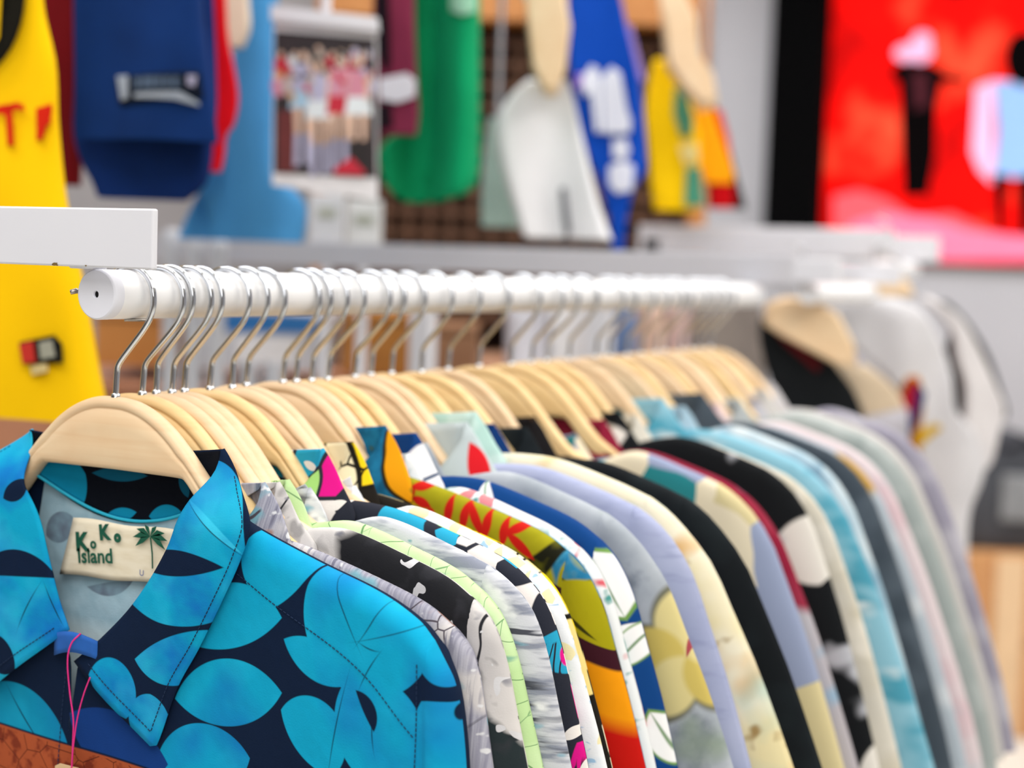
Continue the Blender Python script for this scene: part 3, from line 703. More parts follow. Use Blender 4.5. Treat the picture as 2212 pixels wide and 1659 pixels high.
        raw(f); f.lens((.300, -.140), (.345, -.25), (.350, -.19), (.300, -.20), '#0c1c34', .004); f.lens((.310, -.142), (.328, -.182), (.334, -.160), (.306, -.166), '#e6a33c', .004); f.lens((.318, -.178), (.338, -.222), (.344, -.196), (.318, -.205), '#b0302a', .004)
    elif i == 15:
        f = F('#15191d'); f.nz('#20282c', 14, .55, .1)
    elif i == 16:
        f = F('#1b191b'); f.nz('#5e4018', 15, .57, .06, seed=2, detail=4); f.nz('#2f7a5c', 12, .68, .04, seed=5); f.nz('#b9853a', 24, .68, .04, seed=7)
    elif i == 17:
        f = F('#8fb4c4'); f.warp(.02, 20); f.cells(['#7fb0bf', '#dccf9f', '#4a82b4', '#efe4c8', '#2d8a92', '#9aa6c4', '#e8d890'], 17, seed=2)
    elif i == 18:
        f = F('#8e1f3a'); f.nz('#a33a50', 14, .6, .1); raw(f); f.half((.27, -.235), (-.2, -1), '#b9b4bb', .004); f.nz('#8fb4cf', 16, .66, .04)
    elif i == 19:
        f = F('#16191c'); f.leaves('#e7e4dc', 11, .034, .018, seed=3, keep=.6); f.nz('#b9bcc4', 17, .62, .04, seed=6)
    elif i == 20:
        f = F('#dad6ca'); f.nz('#cfc8b4', 14, .55, .1); f.nz('#efeade', 20, .6, .08, seed=4)
    elif i == 21:
        f = F('#8fc4d8'); f.nz('#4f9fb8', 12, .58, .06, (1, 2), seed=3); f.nz('#dce8ec', 16, .64, .05, (1, 2), seed=5); f.nz('#2f6f8a', 18, .72, .03, seed=8)
    elif i == 22:
        f = F('#aac6d6'); f.nz('#dde6ea', 12, .55, .1); f.nz('#8aa9bd', 14, .62, .06, seed=4); raw(f); f.lens((.285, -.30), (.345, -.42), (.36, -.34), (.285, -.38), '#93522f', .006)
    elif i == 23:
        f = F('#434d57'); f.nz('#5a6570', 14, .6, .1); f.nz('#b98f3c', 18, .7, .04)
    elif i == 24:
        f = F('#b4c0cb'); f.nz('#c49c4a', 12, .64, .05, seed=3); f.nz('#d6dde3', 14, .6, .08, seed=6)
    elif i == 25:
        f = F('#e0d2d6'); f.nz('#d9b9c1', 12, .58, .08); f.nz('#c7cfd6', 16, .62, .06, seed=3)
    elif i == 26:
        f = F('#aeb7b9'); f.nz('#7a4350', 12, .70, .04); f.nz('#c9cfd0', 14, .58, .08, seed=4)
    elif i == 27:
        f = F('#a4aead'); f.nz('#bfc7c6', 14, .55, .1)
    elif i == 28:
        f = F('#bcbcc6'); f.nz('#9a94a4', 10, .60, .06, (3, 1)); f.nz('#d4d4da', 14, .6, .08, seed=3)
    elif i == 29:
        f = F('#c9c7c4'); f.nz('#a9a07c', 12, .68, .05)
    elif i == 30:
        f = F('#9d9aab'); f.nz('#bdbbc6', 12, .58, .08)
    else:
        f = F('#cfced2'); f.nz('#b6b4bc', 12, .56, .1)
    f.gain = .86
    return f.done()
def collar_mat(i):
    def F(b):
        f = Fab('collar_cloth_%d' % i, b, .9, spec=.12, off=(i * .2, 0)); f.gain = .88; return f
    if i == 8:
        f = F('#1f78a4'); f.nz('#155a80', 70, .5, .1, detail=4); f.p = f.p0
        f.warp(.006, 40); f.lens((.088, -.098), (.135, -.150), (.125, -.105), (.096, -.130), '#2a2208', .0006); f.lens((.090, -.098), (.133, -.148), (.124, -.106), (.099, -.129), '#f2a312', .0006); f.lens((.085, -.150), (.11, -.185), (.118, -.160), (.08, -.170), '#7a2416', .003); f.nz('#4a5a1c', 50, .64, .04)
        return f.done()
    if i == 13: return F('#b5d8cf').nz('#c9e4dc', 20).done()
    if i == 12:
        f = F('#c5d2d4'); f.p = f.p0; f.lens((.108, -.112), (.138, -.158), (.131, -.128), (.117, -.138), '#e0202a', .0006); return f.done()
    if i == 10:
        f = F('#12407f'); f.p = f.p0; f.lens((.098, -.110), (.130, -.150), (.135, -.115), (.090, -.150), '#f4f5f7', .0006); f.stroke((.096, -.142), (.135, -.122), .0012, '#163a66'); f.lens((.06, -.20), (.10, -.24), (.10, -.20), (.07, -.24), '#f4f5f7'); return f.done()
    if i == 24: return F('#b08a3a').nz('#c9a85a', 30).done()
    return None
LAB = [
 'turquoise shirt with big navy-edged leaf print, nearest on the rail',
 'grey-lavender shirt with fine streaks, pressed right behind the turquoise leaf shirt',
 'pale grey shirt with a solid black shoulder, behind the streaky lavender one',
 'pale mint-green shirt with thin green leaf lines',
 'grey and white brush-stroke shirt with teal dabs, behind the pale mint-green one',
 'pop-print shirt with magenta, cyan and cream blobs on black',
 'white shirt with pale blue flecks, behind the magenta pop-print shirt',
 'yellow, cream and black comic-print shirt with heavy outlines',
 'blue shirt with olive panel and big red letters on the shoulder',
 'white shirt with teal and coral flowers, behind the one with red letters',
 'royal navy shirt with large white petals edged in green',
 'grey hibiscus shirt with large pale yellow flowers',
 'lavender-blue shirt with a red stripe on its collar, behind the grey hibiscus one',
 'cream and ochre patterned shirt with a mint collar',
 'navy shirt with white figures and orange-red flowers on the sleeve',
 'plain black shirt with a long dark sleeve, middle of the rail',
 'black and brown shirt with golden mottling, right behind the plain black one',
 'patchwork shirt of teal, beige and blue pieces',
 'crimson shirt with a greyish lower sleeve, behind the patchwork one',
 'black shirt with cream and silver patches, behind the crimson one',
 'cream shirt in soft plain cloth, behind the black one with silver patches',
 'aqua shirt with white and teal streaks',
 'pale blue shirt with a rust brown patch on the sleeve',
 'dark slate shirt, thin dark band behind the one with the rust patch',
 'pale grey-blue shirt with a gold collar and gold mottling',
 'pinkish white shirt, behind the gold-collared one',
 'light grey shirt with faint maroon blotches, behind the pinkish white one',
 'grey-teal shirt in plain mottled cloth near the far end of the rail',
 'silver-lavender shirt with vertical darker streaks near the far end',
 'warm off-white shirt with faint khaki blotches, fourth-last on the rail... ',
 'dull mauve-grey shirt, second from the far end of the rail',
 'pale silver-grey shirt, last at the far end of the rail',
]
LAB[29] = 'warm off-white shirt with faint khaki blotches, third from the far end of the rail'
HLAB = ['turquoise leaf shirt nearest the camera', 'grey-lavender streaky shirt', 'pale grey shirt with the black shoulder', 'pale mint-green shirt', 'grey brush-stroke shirt', 'magenta and black pop-print shirt', 'white shirt with pale blue flecks', 'yellow comic-print shirt', 'blue and olive shirt with red letters', 'white shirt with teal and coral flowers', 'navy shirt with white petals', 'grey hibiscus shirt', 'lavender-blue shirt', 'cream shirt with the mint collar', 'navy shirt with orange-red flowers', 'plain black shirt', 'black and brown shirt', 'teal and beige patchwork shirt', 'crimson shirt', 'black shirt with silver patches', 'soft cream shirt', 'aqua streaked shirt', 'pale blue shirt with the rust patch', 'dark slate shirt', 'gold-collared grey-blue shirt', 'pinkish white shirt', 'grey shirt with maroon blotches', 'grey-teal shirt', 'silver-lavender shirt', 'warm off-white shirt', 'dull mauve-grey shirt', 'pale silver-grey shirt at the far end']
import mathutils.bvhtree, mathutils
for i, t in enumerate(T_SH):
    place_hanger(i, t, 'pale wooden hanger carrying the ' + HLAB[i], i == 0)
    if i == 0: shirt_zero()
    else:
        rng = random.Random(i * 11)
        dx, fl, dz, cs = {1: (.004, .55, -.014, (.012, -.023)), 2: (.010, .75, .001, (.014, -.024)), 3: (.008, .85, .004, (.012, -.024)), 4: (.022, .8, .007, (.020, -.030)), 5: (.016, .85, .007, (.010, -.007)), 6: (.010, 1, .007, (.022, -.034)), 7: (.002, 1, .001, (.002, -.007)), 8: (.002, 1, .007, (0, .001)), 9: (.002, 1, .009, (.012, -.02)), 10: (.010, 1, .014, (.008, -.006)), 11: (.020, 1.35, .018, (.004, -.016)), 12: (.026, 1.15, .018, (.016, -.002)), 13: (.026, 1.5, .022, (.010, .004)), 14: (.020, 1.3, .012, (.012, -.008)), 15: (.030, 1.45, .016, (.018, -.012))}.get(i, (rng.uniform(.006, .026), rng.uniform(1.1, 1.4), rng.uniform(.004, .016), (rng.uniform(0, .022), rng.uniform(-.030, -.006))))
        make_shirt(i, t, LAB[i], pattern(i), collar_mat(i), dx=dx, fl=fl, dz=dz, cs=cs)
# ------------------------------------------------------------------ room shell
def fl_mat():
    f = Fab('pale_floor', '#e9e6de', .35, spec=.4, coord='obj'); f.nz('#dcd8cd', 3, .55, .15); return f.done()
wallm = plain('light_grey_wall', '#c4c4ca', .8, var=.06, vs=2)
YB = 5.6
structure(box('floor', (0, 1.8, -.05), (12, 11, .1), fl_mat(), bev=0))
structure(box('wall_back', (0, YB + .1, 1.6), (12, .2, 3.4), wallm, bev=0))
structure(box('wall_left', (-6.1, 1.8, 1.6), (.2, 11, 3.4), wallm, bev=0))
structure(box('wall_right', (6.1, 1.8, 1.6), (.2, 11, 3.4), wallm, bev=0))
structure(box('ceiling', (0, 1.8, 3.35), (12, 11, .1), plain('white_ceiling', '#ecebe8', .9, var=.03), bev=0))

structure(box('wall_front_added', (0, -3.8, 1.6), (12, .2, 3.4), plain('taupe_wall', '#7d7772', .8, var=.1, vs=2), bev=0))  # unseen wall behind the camera, added dark for contrast and chrome reflections
# frames: a vertical plane square to the camera's heading, at a given distance
def wallpt(px, py, d0):                     # point on the vertical plane at horizontal distance d0 along FH
    r = ray(px, py); return CP + r * (d0 / r.dot(FH))
def loc2(p, o):                             # world -> local (right, up) of a plane with origin o
    d = p - o; return d.dot(RH), d.z
def on_back(px, py):                        # a point on the back wall
    r = ray(px, py); return CP + r * ((YB - CP.y) / r.y)

CURY = {}
def garment(name, label, cat, rows, d, mat, th=.03, fold=.010, freq=26, seed=0, part='cloth_body', group=None, yaw=0, nx=36, ny=46, ex=None):
    """a hanging garment: rows of (pixel height, left, right) measured on its own vertical plane"""
    o = wallpt((rows[0][1] + rows[0][2]) / 2, rows[0][0], d)
    root = thing(name, label, cat, o, YAW, group)
    R = []
    for (py, xl, xr) in rows:
        a, b = loc2(wallpt(xl, py, d), o), loc2(wallpt(xr, py, d), o); R.append(((a[1] + b[1]) / 2, a[0], b[0]))
    R.sort(key=lambda r: -r[0]); zs = [-r[0] for r in R]
    tl, tr = [(z, r[1]) for z, r in zip(zs, R)], [(z, r[2]) for z, r in zip(zs, R)]
    def fy(x, z):
        return -th * .30 + .006 * noise.noise(Vector((x * 16, z * 9, seed + 4))) + fold * math.sin(x * freq * 6.283 + seed + 2.2 * noise.noise(Vector((x * 3, z * 2.2, seed)))) * sstep(0, .25, zs[-1] and (-z - zs[0]) / (zs[-1] - zs[0] + 1e-6) + .15)
    g = G()
    for s in (-1, 1):
        rr = []
        for i in range(ny + 1):
            z = lerp(zs[0], zs[-1], i / ny); a, b = interp(tl, z), interp(tr, z); r = []
            for j in range(nx + 1):
                v = j / nx; x = lerp(a, b, v); e = math.sqrt(max(0, 1 - abs(2 * v - 1) ** 14)) * math.sqrt(min(1, i / 2.0) if i < 2 else 1)
                y = fy(x, -z) * (1 if s < 0 else .6)
                r.append(Vector((x, lerp(0, y, e) if s < 0 else e * (th * .5) + (1 - e) * 0, -z)))
            rr.append(r)
        g.grid(rr)
    g.obj(part, mat, root, merge=.0004)
    root_fy[root.name] = (fy, o, d)
    return root
root_fy = {}
def patch(root, name, pts, mat, lift=.004, conform=True, label=None, depth=None, parent=None):
    """a flat printed or sewn shape lying on a garment, given by its outline on that garment's plane"""
    fy, o, d = root_fy[root.name]
    P = [loc2(wallpt(x, y, d), o) for x, y in pts]
    bm = bmesh.new(); vs = [bm.verts.new((x, 0, z)) for x, z in P]
    f = bm.faces.new(vs); bmesh.ops.triangulate(bm, faces=[f])
    for _ in range(4 if len(pts) < 12 else 3): bmesh.ops.subdivide_edges(bm, edges=bm.edges[:], cuts=1, use_grid_fill=True)
    for v in bm.verts: v.co.y = (min(fy(v.co.x, v.co.z), 0) if conform else 0) - lift
    bm.verts.index_update()
    ob = mesh(name, [v.co.copy() for v in bm.verts], [[v.index for v in f.verts] for f in bm.faces], mat, parent or root)
    bm.free(); solid(ob, .0015)
    if label: ob['label'] = label
    return ob
def hang_rod(root, px, py, d, top=3.3, r=.004):
    pass

# --- display rail of jerseys, upper left
dm = plain('display_steel', '#b9bcc2', .3, metal=1, var=.05)
def jersey_hook(root, d, rows):
    """wire hanger above the frame so that the garment really hangs"""
    o = wallpt((rows[0][1] + rows[0][2]) / 2, rows[0][0], d)
    g = G(); h = 3.3 - o.z
    g.tube([(0, 0, -.01), (0, 0, h * .5), (0, 0, h)], .005, 8); g.obj('hanging_wire', dm, root)

Y_, NV = cloth('yellow_jersey_cloth', '#fbc901', .08, 6), cloth('navy_jersey_cloth', '#0b2f6b', .25)
rows = [(-560, -330, 30), (-300, -420, 75), (0, -430, 95), (130, -430, 122), (260, -430, 128), (430, -440, 147), (620, -450, 186), (780, -455, 215), (900, -460, 240)]
r = garment('sports_jersey', 'yellow sleeveless jersey with red letters and a black number, hanging at far left', 'jersey', rows, 1.46, Y_, .03, .016, 3.2, 1, 'jersey_body', 'jerseys on display at the left'); jersey_hook(r, 1.46, rows)
yel = r
arc = lambda cx, cy, rx, ry, a0, a1, n, w: [(cx + rx * math.cos(lerp(a0, a1, k / n)), cy + ry * math.sin(lerp(a0, a1, k / n))) for k in range(n + 1)] + [(cx + (rx - w) * math.cos(lerp(a1, a0, k / n)), cy + (ry - w) * math.sin(lerp(a1, a0, k / n))) for k in range(n + 1)]
patch(r, 'number', arc(-70, -20, 128, 195, -.5, 1.3, 12, 34), cloth('black_print', '#15130c', .1), .005, label='black curved stroke of a large number')
RP = cloth('red_print', '#d3240e', .15)
for nm, q in (('letter', [(-8, 232), (18, 226), (30, 240), (34, 316), (20, 316), (16, 250), (-8, 246)]), ('letter', [(18, 228), (40, 222), (54, 228), (58, 240), (38, 238), (24, 244)]), ('letter', [(84, 236), (122, 228), (122, 242), (98, 248), (98, 262), (118, 258), (118, 270), (98, 276), (98, 304), (86, 306)])):
    patch(r, nm, q, RP, .005, label='red letter printed across the jersey')
tg = patch(r, 'hem_tag', [(50, 738), (132, 722), (150, 740), (152, 780), (62, 786)], cloth('tag_black', '#191815', .1), .005, label='small black woven tag near the hem')
patch(r, 'tag_emblem', [(52, 742), (84, 735), (90, 780), (60, 784)], cloth('tag_red', '#c8362e', .1), .0075, parent=tg, label='red emblem'); patch(r, 'tag_lettering', [(98, 738), (128, 732), (136, 768), (102, 774)], cloth('tag_grey', '#a3a394', .1), .0075, parent=tg, label='grey lettering block')
patch(r, 'size_tab', [(76, 788), (114, 782), (116, 800), (80, 808)], cloth('tag_pale', '#d9c48a', .1), .005)

MA = cloth('dark_red_cloth', '#6e0a12', .2)
rows = [(-420, 60, 170), (-200, 50, 175), (0, 50, 180), (160, 50, 180), (300, 60, 178), (400, 110, 172)]
r = garment('sports_jersey', 'dark red jersey showing as a narrow strip between the yellow and the navy ones', 'jersey', rows, 1.86, MA, .03, .006, 8, 2, 'jersey_body', 'jerseys on display at the left'); jersey_hook(r, 1.86, rows)
rows = [(-500, 190, 430), (-250, 165, 435), (0, 158, 440), (150, 160, 455), (240, 160, 465), (303, 160, 472)]
r = garment('sports_jersey', 'navy blue jersey with a black woven tag and white lettering above its hem', 'jersey', rows, 1.74, NV, .03, .012, 5, 3.4, 'jersey_body', 'jerseys on display at the left'); jersey_hook(r, 1.74, rows)
patch(r, 'hem_tag', [(252, 168), (440, 160), (446, 216), (262, 228)], cloth('tag_navy_black', '#0b1526', .1), .003, label='black woven tag'); W_ = cloth('tag_white', '#9aa6b8', .3)
patch(r, 'tag_emblem', [(256, 166), (282, 166), (284, 216), (268, 220)], W_, .006, label='white emblem at the left end of the tag'); patch(r, 'tag_emblem', [(414, 168), (434, 168), (430, 192), (414, 190)], cloth('tag_lilac', '#9a9ab8', .1), .006)
for k, x in enumerate((300, 318, 332, 348, 366, 384)): patch(r, 'tag_lettering', [(x, 172), (x + 13, 171), (x + 14, 196), (x + 1, 197)], cloth('tag_dim_white', '#4e5f78', .2), .006)
patch(r, 'tag_lettering', [(300, 206), (400, 203), (438, 226), (438, 233), (388, 220), (300, 215)], W_, .006, label='white line of small print under the tag')
rows = [(200, 162, 470), (300, 160, 462), (360, 178, 456), (400, 200, 440), (430, 212, 400)]
r = garment('shorts', 'dark blue shorts hanging below the navy jersey', 'shorts', [(-460, 190, 430), (-200, 170, 450)] + rows, 1.80, cloth('dark_blue_cloth', '#0d2d6e', .35), .05, .012, 5, 1, 'shorts_body', 'jerseys on display at the left'); jersey_hook(r, 1.80, [(-460, 190, 430)])
rows = [(-420, 440, 470), (-150, 430, 480), (0, 430, 487), (80, 430, 492), (150, 432, 506), (210, 436, 514), (270, 438, 503), (290, 440, 488), (340, 440, 482), (370, 442, 474)]
r = garment('sports_jersey', 'bright red jersey peeping out behind the navy one on its right', 'jersey', rows, 1.93, cloth('bright_red_cloth', '#e60a1c', .1), .03, .004, 6, .5, 'jersey_body', 'jerseys on display at the left'); jersey_hook(r, 1.93, rows)
rows = [(-300, 492, 515), (-80, 488, 530), (0, 486, 536), (60, 490, 538), (100, 500, 522)]
r = garment('cloth_strip', 'narrow cream cloth hanging between the red jersey and the light blue garment', 'cloth', rows, 2.0, cloth('cream_cloth', '#eadfca', .12), .04, .004, 4, 1, 'cloth_body'); jersey_hook(r, 2.0, rows)
LB = cloth('light_blue_cloth', '#4d9ad6', .18, 5)
rows = [(-420, 500, 620), (-150, 515, 605), (0, 518, 600), (150, 500, 602), (260, 478, 604), (380, 448, 612), (430, 424, 658), (470, 404, 662), (520, 384, 654)]
r = garment('long_garment', 'light blue long garment hanging beside the group poster', 'garment', rows, 2.12, LB, .04, .036, 6.5, 4, 'garment_body'); jersey_hook(r, 2.12, rows)
rows = [(-420, 820, 890), (-100, 812, 900), (0, 806, 896), (150, 806, 900), (240, 806, 905), (290, 820, 900)]
r = garment('sports_jersey', 'maroon striped jersey between the poster and the green jersey', 'jersey', rows, 2.16, cloth('maroon_cloth', '#7a2a44', .2), .04, .006, 6, 2, 'jersey_body', 'jerseys on display at the left'); jersey_hook(r, 2.16, rows)
patch(r, 'stripe', [(812, -40), (840, -40), (845, 140), (832, 160), (812, 100)], cloth('black_print2', '#1a0d16', .1), .004, label='black vertical stripe'); patch(r, 'stripe', [(812, 228), (846, 226), (850, 276), (816, 280)], cloth('black_print3', '#1a0d16', .1), .004, label='black block low on the jersey')
patch(r, 'badge', [(820, 172), (880, 162), (900, 176), (898, 212), (860, 224), (822, 216)], cloth('white_print', '#d9d9e0', .1), .005, label='white badge across the jersey')
GR = cloth('green_cloth', '#089a63', .25, 7)
rows = [(-420, 900, 1030), (-100, 893, 1036), (0, 892, 1037), (150, 898, 1037), (280, 872, 1037), (320, 822, 1036), (390, 826, 1030), (420, 848, 1000), (436, 872, 940)]
r = garment('sports_jersey', 'green jersey with deep folds right of the maroon one', 'jersey', rows, 2.26, GR, .04, .042, 7.5, 2.5, 'jersey_body', 'jerseys on display at the left'); jersey_hook(r, 2.26, rows)
patch(r, 'badge', [(974, -20), (1030, -20), (1030, 40), (1000, 48), (976, 34)], cloth('pale_green_print', '#9ad0b4', .1), .006, label='pale patch near the top')

# --- printed poster of a group, hung between the garments
def poster():
    d = 1.98; o = wallpt(704, 40, d); t = thing('poster', 'hanging poster with a printed group of people in white, blue and pink outfits', 'poster', o, YAW)
    P = lambda x, y: loc2(wallpt(x, y, d), o)
    def flat(pts, y): return [(P(a, b)[0], y, P(a, b)[1]) for a, b in pts]
    cols = ['#efeff4', '#2b2126', '#e8c4ae', '#b9b8d6', '#a9cfe9', '#e6f0f6', '#d990a6', '#c8203a', '#1e1a1c', '#c8b9ae', '#6e2a2a', '#d9a05a']
    ms = [plain('poster_ink_%d' % k, c, .6, var=.15, vs=30) for k, c in enumerate(cols)]
    g = G(); g.add(flat([(592, 20), (814, 44), (816, 432), (588, 400)], 0), [[0, 1, 2, 3]], mi=0)
    g.add(flat([(592, 20), (814, 44), (816, 432), (588, 400)], .003), [[3, 2, 1, 0]], mi=0)
    g.add(flat([(594, 66), (810, 84), (813, 384), (592, 374)], -.001), [[0, 1, 2, 3]], mi=1)
    g.add(flat([(600, 240), (640, 238), (640, 372), (600, 372)], -.0012), [[0, 1, 2, 3]], mi=10)
    rng = random.Random(5); ell = lambda cx, cy, rx, ry, n=12: [(cx + rx * math.cos(6.283 * k / n), cy + ry * math.sin(6.283 * k / n)) for k in range(n)]
    dep = [-.0014]
    def sh(pts, mi):
        dep[0] -= .00004; g.add(flat(pts, dep[0]), [list(range(len(pts)))], mi=mi)
    for k in range(16):                     # back row of heads and pale clothes
        x = 606 + (k % 8) * 27 + rng.uniform(-6, 6); y = 112 + (k // 8) * 46 + rng.uniform(-8, 8)
        sh(ell(x, y + 24 + rng.uniform(-6, 8), 15, 24), rng.choice([5, 3, 9, 6, 1, 8, 7])); sh(ell(x, y - 2, 9, 11), rng.choice([8, 8, 11, 7])); sh(ell(x, y + 2, 6, 7), 2)
    for (cx, top, sk, hair) in ((655, 118, 3, 8), (690, 130, 3, 8), (735, 132, 6, 8), (775, 120, 9, 7)):
        cx0 = cx; top += {655: 0, 690: 10, 735: -2, 775: 12}[cx]; c = {655: (3, 4), 690: (3, 5), 735: (6, 7), 775: (6, 5)}[cx]
        sh([(cx - 20, top + 20), (cx + 20, top + 20), (cx + 26, top + 92), (cx - 26, top + 92)], c[0]); sh([(cx - 24, top + 78), (cx + 24, top + 78), (cx + 30, top + 118), (cx - 30, top + 118)], c[1])
        sh([(cx - 20, top + 116), (cx - 4, top + 116), (cx - 6, top + 178), (cx - 17, top + 178)], 2); sh([(cx + 4, top + 116), (cx + 20, top + 116), (cx + 16, top + 176), (cx + 6, top + 176)], 2)
        sh([(cx - 18, top + 172), (cx - 5, top + 172), (cx - 6, top + 240), (cx - 20, top + 242)], 3 if cx < 760 else 8); sh([(cx + 5, top + 172), (cx + 17, top + 172), (cx + 18, top + 236), (cx + 5, top + 238)], 3 if cx < 760 else 8)
        sh(ell(cx, top, 13, 17), hair); sh(ell(cx + 2, top + 4, 8, 11), 2); sh([(cx + 18, top + 24), (cx + 26, top + 30), (cx + 22, top + 88), (cx + 14, top + 80)], 2)
    for k in range(26):
        x, y = rng.uniform(604, 800), rng.uniform(100, 215); sh(ell(x, y, rng.uniform(3, 9), rng.uniform(4, 12), 8), rng.choice([1, 2, 8, 5, 7, 9, 3, 11]))
    sh([(722, 366), (760, 340), (790, 372), (786, 380), (722, 378)], 7)
    g.obj('printed_sheet', ms, t, smooth=False)
    rail = [flat([(588, 14), (816, 40), (818, 70), (588, 46)], y) for y in (-.012, .012)]
    g = G(); g.add(rail[0] + rail[1], [[0, 1, 2, 3], [7, 6, 5, 4], [0, 4, 5, 1], [1, 5, 6, 2], [2, 6, 7, 3], [3, 7, 4, 0]])
    g.obj('hanger_rail', M['white_paint'], t, smooth=False)
    G().tube([(0, 0, 0), (0, 0, .3), (0, 0, 3.3 - o.z)], .006, 8).obj('hanging_wire', M['white_paint'], t)
poster()

# --- shirts hung high on wooden hangers in the centre background
def high_hanger(label, pts, d, mat=None):
    o = wallpt(pts[0][0], pts[0][1], d); t = thing('wooden_hanger', label, 'hanger', o, YAW, 'wooden hangers high in the background')
    g = G(); P = [loc2(wallpt(x, y, d), o) for x, y in pts]; n = len(P); c = (sum(p[0] for p in P) / n, sum(p[1] for p in P) / n)
    for k in (.0,):
        fr = [(x, -.022, z) for x, z in P]; sm = [(lerp(c[0], x, .88), -.03, lerp(c[1], z, .88)) for x, z in P]; bk = [(x, .022, z) for x, z in P]
        g.grid([sm, fr, bk], closed=True); g.add(sm, [list(range(n))]); g.add(bk, [list(range(n))[::-1]])
    g.obj('hanger_body', M['maple'], t)
    G().tube([(0, 0, -.02), (0, 0, .4), (0, 0, 3.3 - o.z)], .004, 8).obj('hook', M['chrome'], t)
WH = cloth('white_garment_cloth', '#e9eaef', .10, 8)
high_hanger('pale wooden hanger above the white knitted top, high in the background', [(1135, -30), (1215, -30), (1232, 60), (1222, 150), (1205, 205), (1178, 205), (1150, 150), (1140, 60)], 2.36)
rows = [(172, 1140, 1225), (205, 1105, 1238), (250, 1078, 1248), (310, 1072, 1262), (400, 1092, 1284), (450, 1108, 1298), (515, 1130, 1322)]
r = garment('knitted_top', 'white knitted top hanging on a wooden hanger, centre background', 'top', rows, 2.40, WH, .04, .018, 7, 1, 'top_body'); jersey_hook(r, 2.40, rows)
patch(r, 'gap_shade_patch', [(1208, 408), (1222, 404), (1226, 440), (1232, 500), (1222, 516), (1214, 470)], cloth('grey_shadow', '#6d7078', .2), .010, label='grey patch painted for the shaded gap between the body and the sleeve')  # flat grey patch standing for the shade in the sleeve gap
rows = [(255, 1056, 1096), (330, 1046, 1110), (420, 1040, 1118), (490, 1040, 1122)]
garment('knitted_top', 'grey-green top showing at the left edge of the white knitted one', 'top', rows, 2.52, cloth('grey_green_cloth', '#9fb5ac', .15), .03, .006, 6, 2, 'top_body'); jersey_hook(bpy.data.objects['knitted_top.001'], 2.52, rows)
BL = cloth('royal_blue_cloth', '#0d4ab8', .2, 6)
rows = [(-120, 1236, 1310), (-20, 1226, 1338), (60, 1226, 1356), (140, 1228, 1378), (250, 1244, 1390), (340, 1272, 1396), (372, 1284, 1394), (400, 1296, 1372), (480, 1318, 1352), (545, 1322, 1346)]
r = garment('sweatshirt', 'royal blue top with large white lettering down its side', 'top', rows, 2.58, BL, .04, .014, 6, 1, 'sweatshirt_body'); jersey_hook(r, 2.58, rows)
WP = cloth('white_lettering', '#dfe3f2', .08)
for q in ([(1256, 172), (1276, 142), (1290, 150), (1298, 172), (1300, 286), (1286, 288), (1276, 200), (1262, 210)], [(1300, 168), (1320, 146), (1338, 160), (1344, 200), (1352, 240), (1360, 262), (1358, 290), (1304, 290)], [(1322, 306), (1350, 302), (1358, 330), (1346, 350), (1322, 340)], [(1314, 362), (1340, 350), (1366, 360), (1362, 414), (1330, 420), (1314, 398)]):
    patch(r, 'lettering', q, WP, .010)
patch(r, 'badge', [(1242, 164), (1262, 160), (1268, 190), (1246, 196)], cloth('lilac_print', '#9a74c8', .1), .009, label='small lilac badge')
patch(r, 'piping', [(1352, 60), (1362, 60), (1384, 150), (1390, 180), (1380, 180), (1368, 130)], cloth('lilac_piping', '#a58ad0', .1), .008, label='lilac piping along the sleeve')
high_hanger('pale wooden hanger above the yellow and green shirt, high in the background', [(1425, -40), (1470, -20), (1500, 40), (1508, 120), (1536, 160), (1548, 225), (1520, 240), (1480, 200), (1440, 140), (1432, 60)], 2.83)
rows = [(128, 1414, 1470), (170, 1402, 1486), (240, 1394, 1500), (310, 1400, 1512), (360, 1404, 1512), (400, 1406, 1508)]
r = garment('printed_shirt', 'yellow shirt with a green panel and orange sleeve, upper centre background', 'shirt', rows + [(455, 1412, 1500)], 2.92, cloth('bright_yellow_cloth', '#ffcf05', .12, 8), .05, .010, 6, 2, 'shirt_body'); jersey_hook(r, 2.92, rows)
patch(r, 'front_panel', [(1456, 190), (1478, 196), (1494, 260), (1490, 296), (1468, 300), (1452, 250)], cloth('teal_green_print', '#4d8a6c', .15), .010, label='green oval panel'); patch(r, 'front_panel', [(1478, 366), (1508, 362), (1516, 446), (1474, 446)], cloth('teal_green_print2', '#4d9478', .15), .010, label='green lower panel')
patch(r, 'print', [(1462, 318), (1500, 310), (1506, 350), (1476, 360)], cloth('cream_yellow_print', '#e9d488', .1), .010, label='cream patch')
rows = [(190, 1496, 1528), (260, 1500, 1548), (330, 1506, 1572), (375, 1510, 1586), (395, 1524, 1582)]
r = garment('printed_shirt', 'amber orange shirt hanging right of the yellow one with the green panel', 'shirt', rows, 2.97, cloth('amber_cloth', '#fba70a', .12), .04, .006, 5, 1, 'shirt_body'); jersey_hook(r, 2.97, rows)
rows = [(225, 1520, 1545), (300, 1535, 1572), (380, 1528, 1592), (450, 1528, 1612)]
r = garment('printed_shirt', 'black and red shirt at the right end of the high hanging row', 'shirt', rows, 3.05, cloth('black_cloth', '#15090c', .2), .04, .004, 5, 2, 'shirt_body'); jersey_hook(r, 3.05, rows)
patch(r, 'red_panel', [(1536, 240), (1556, 240), (1572, 300), (1580, 400), (1582, 452), (1534, 452), (1530, 380), (1544, 330)], cloth('scarlet_print', '#cf0a16', .1), .008, label='red panel'); 

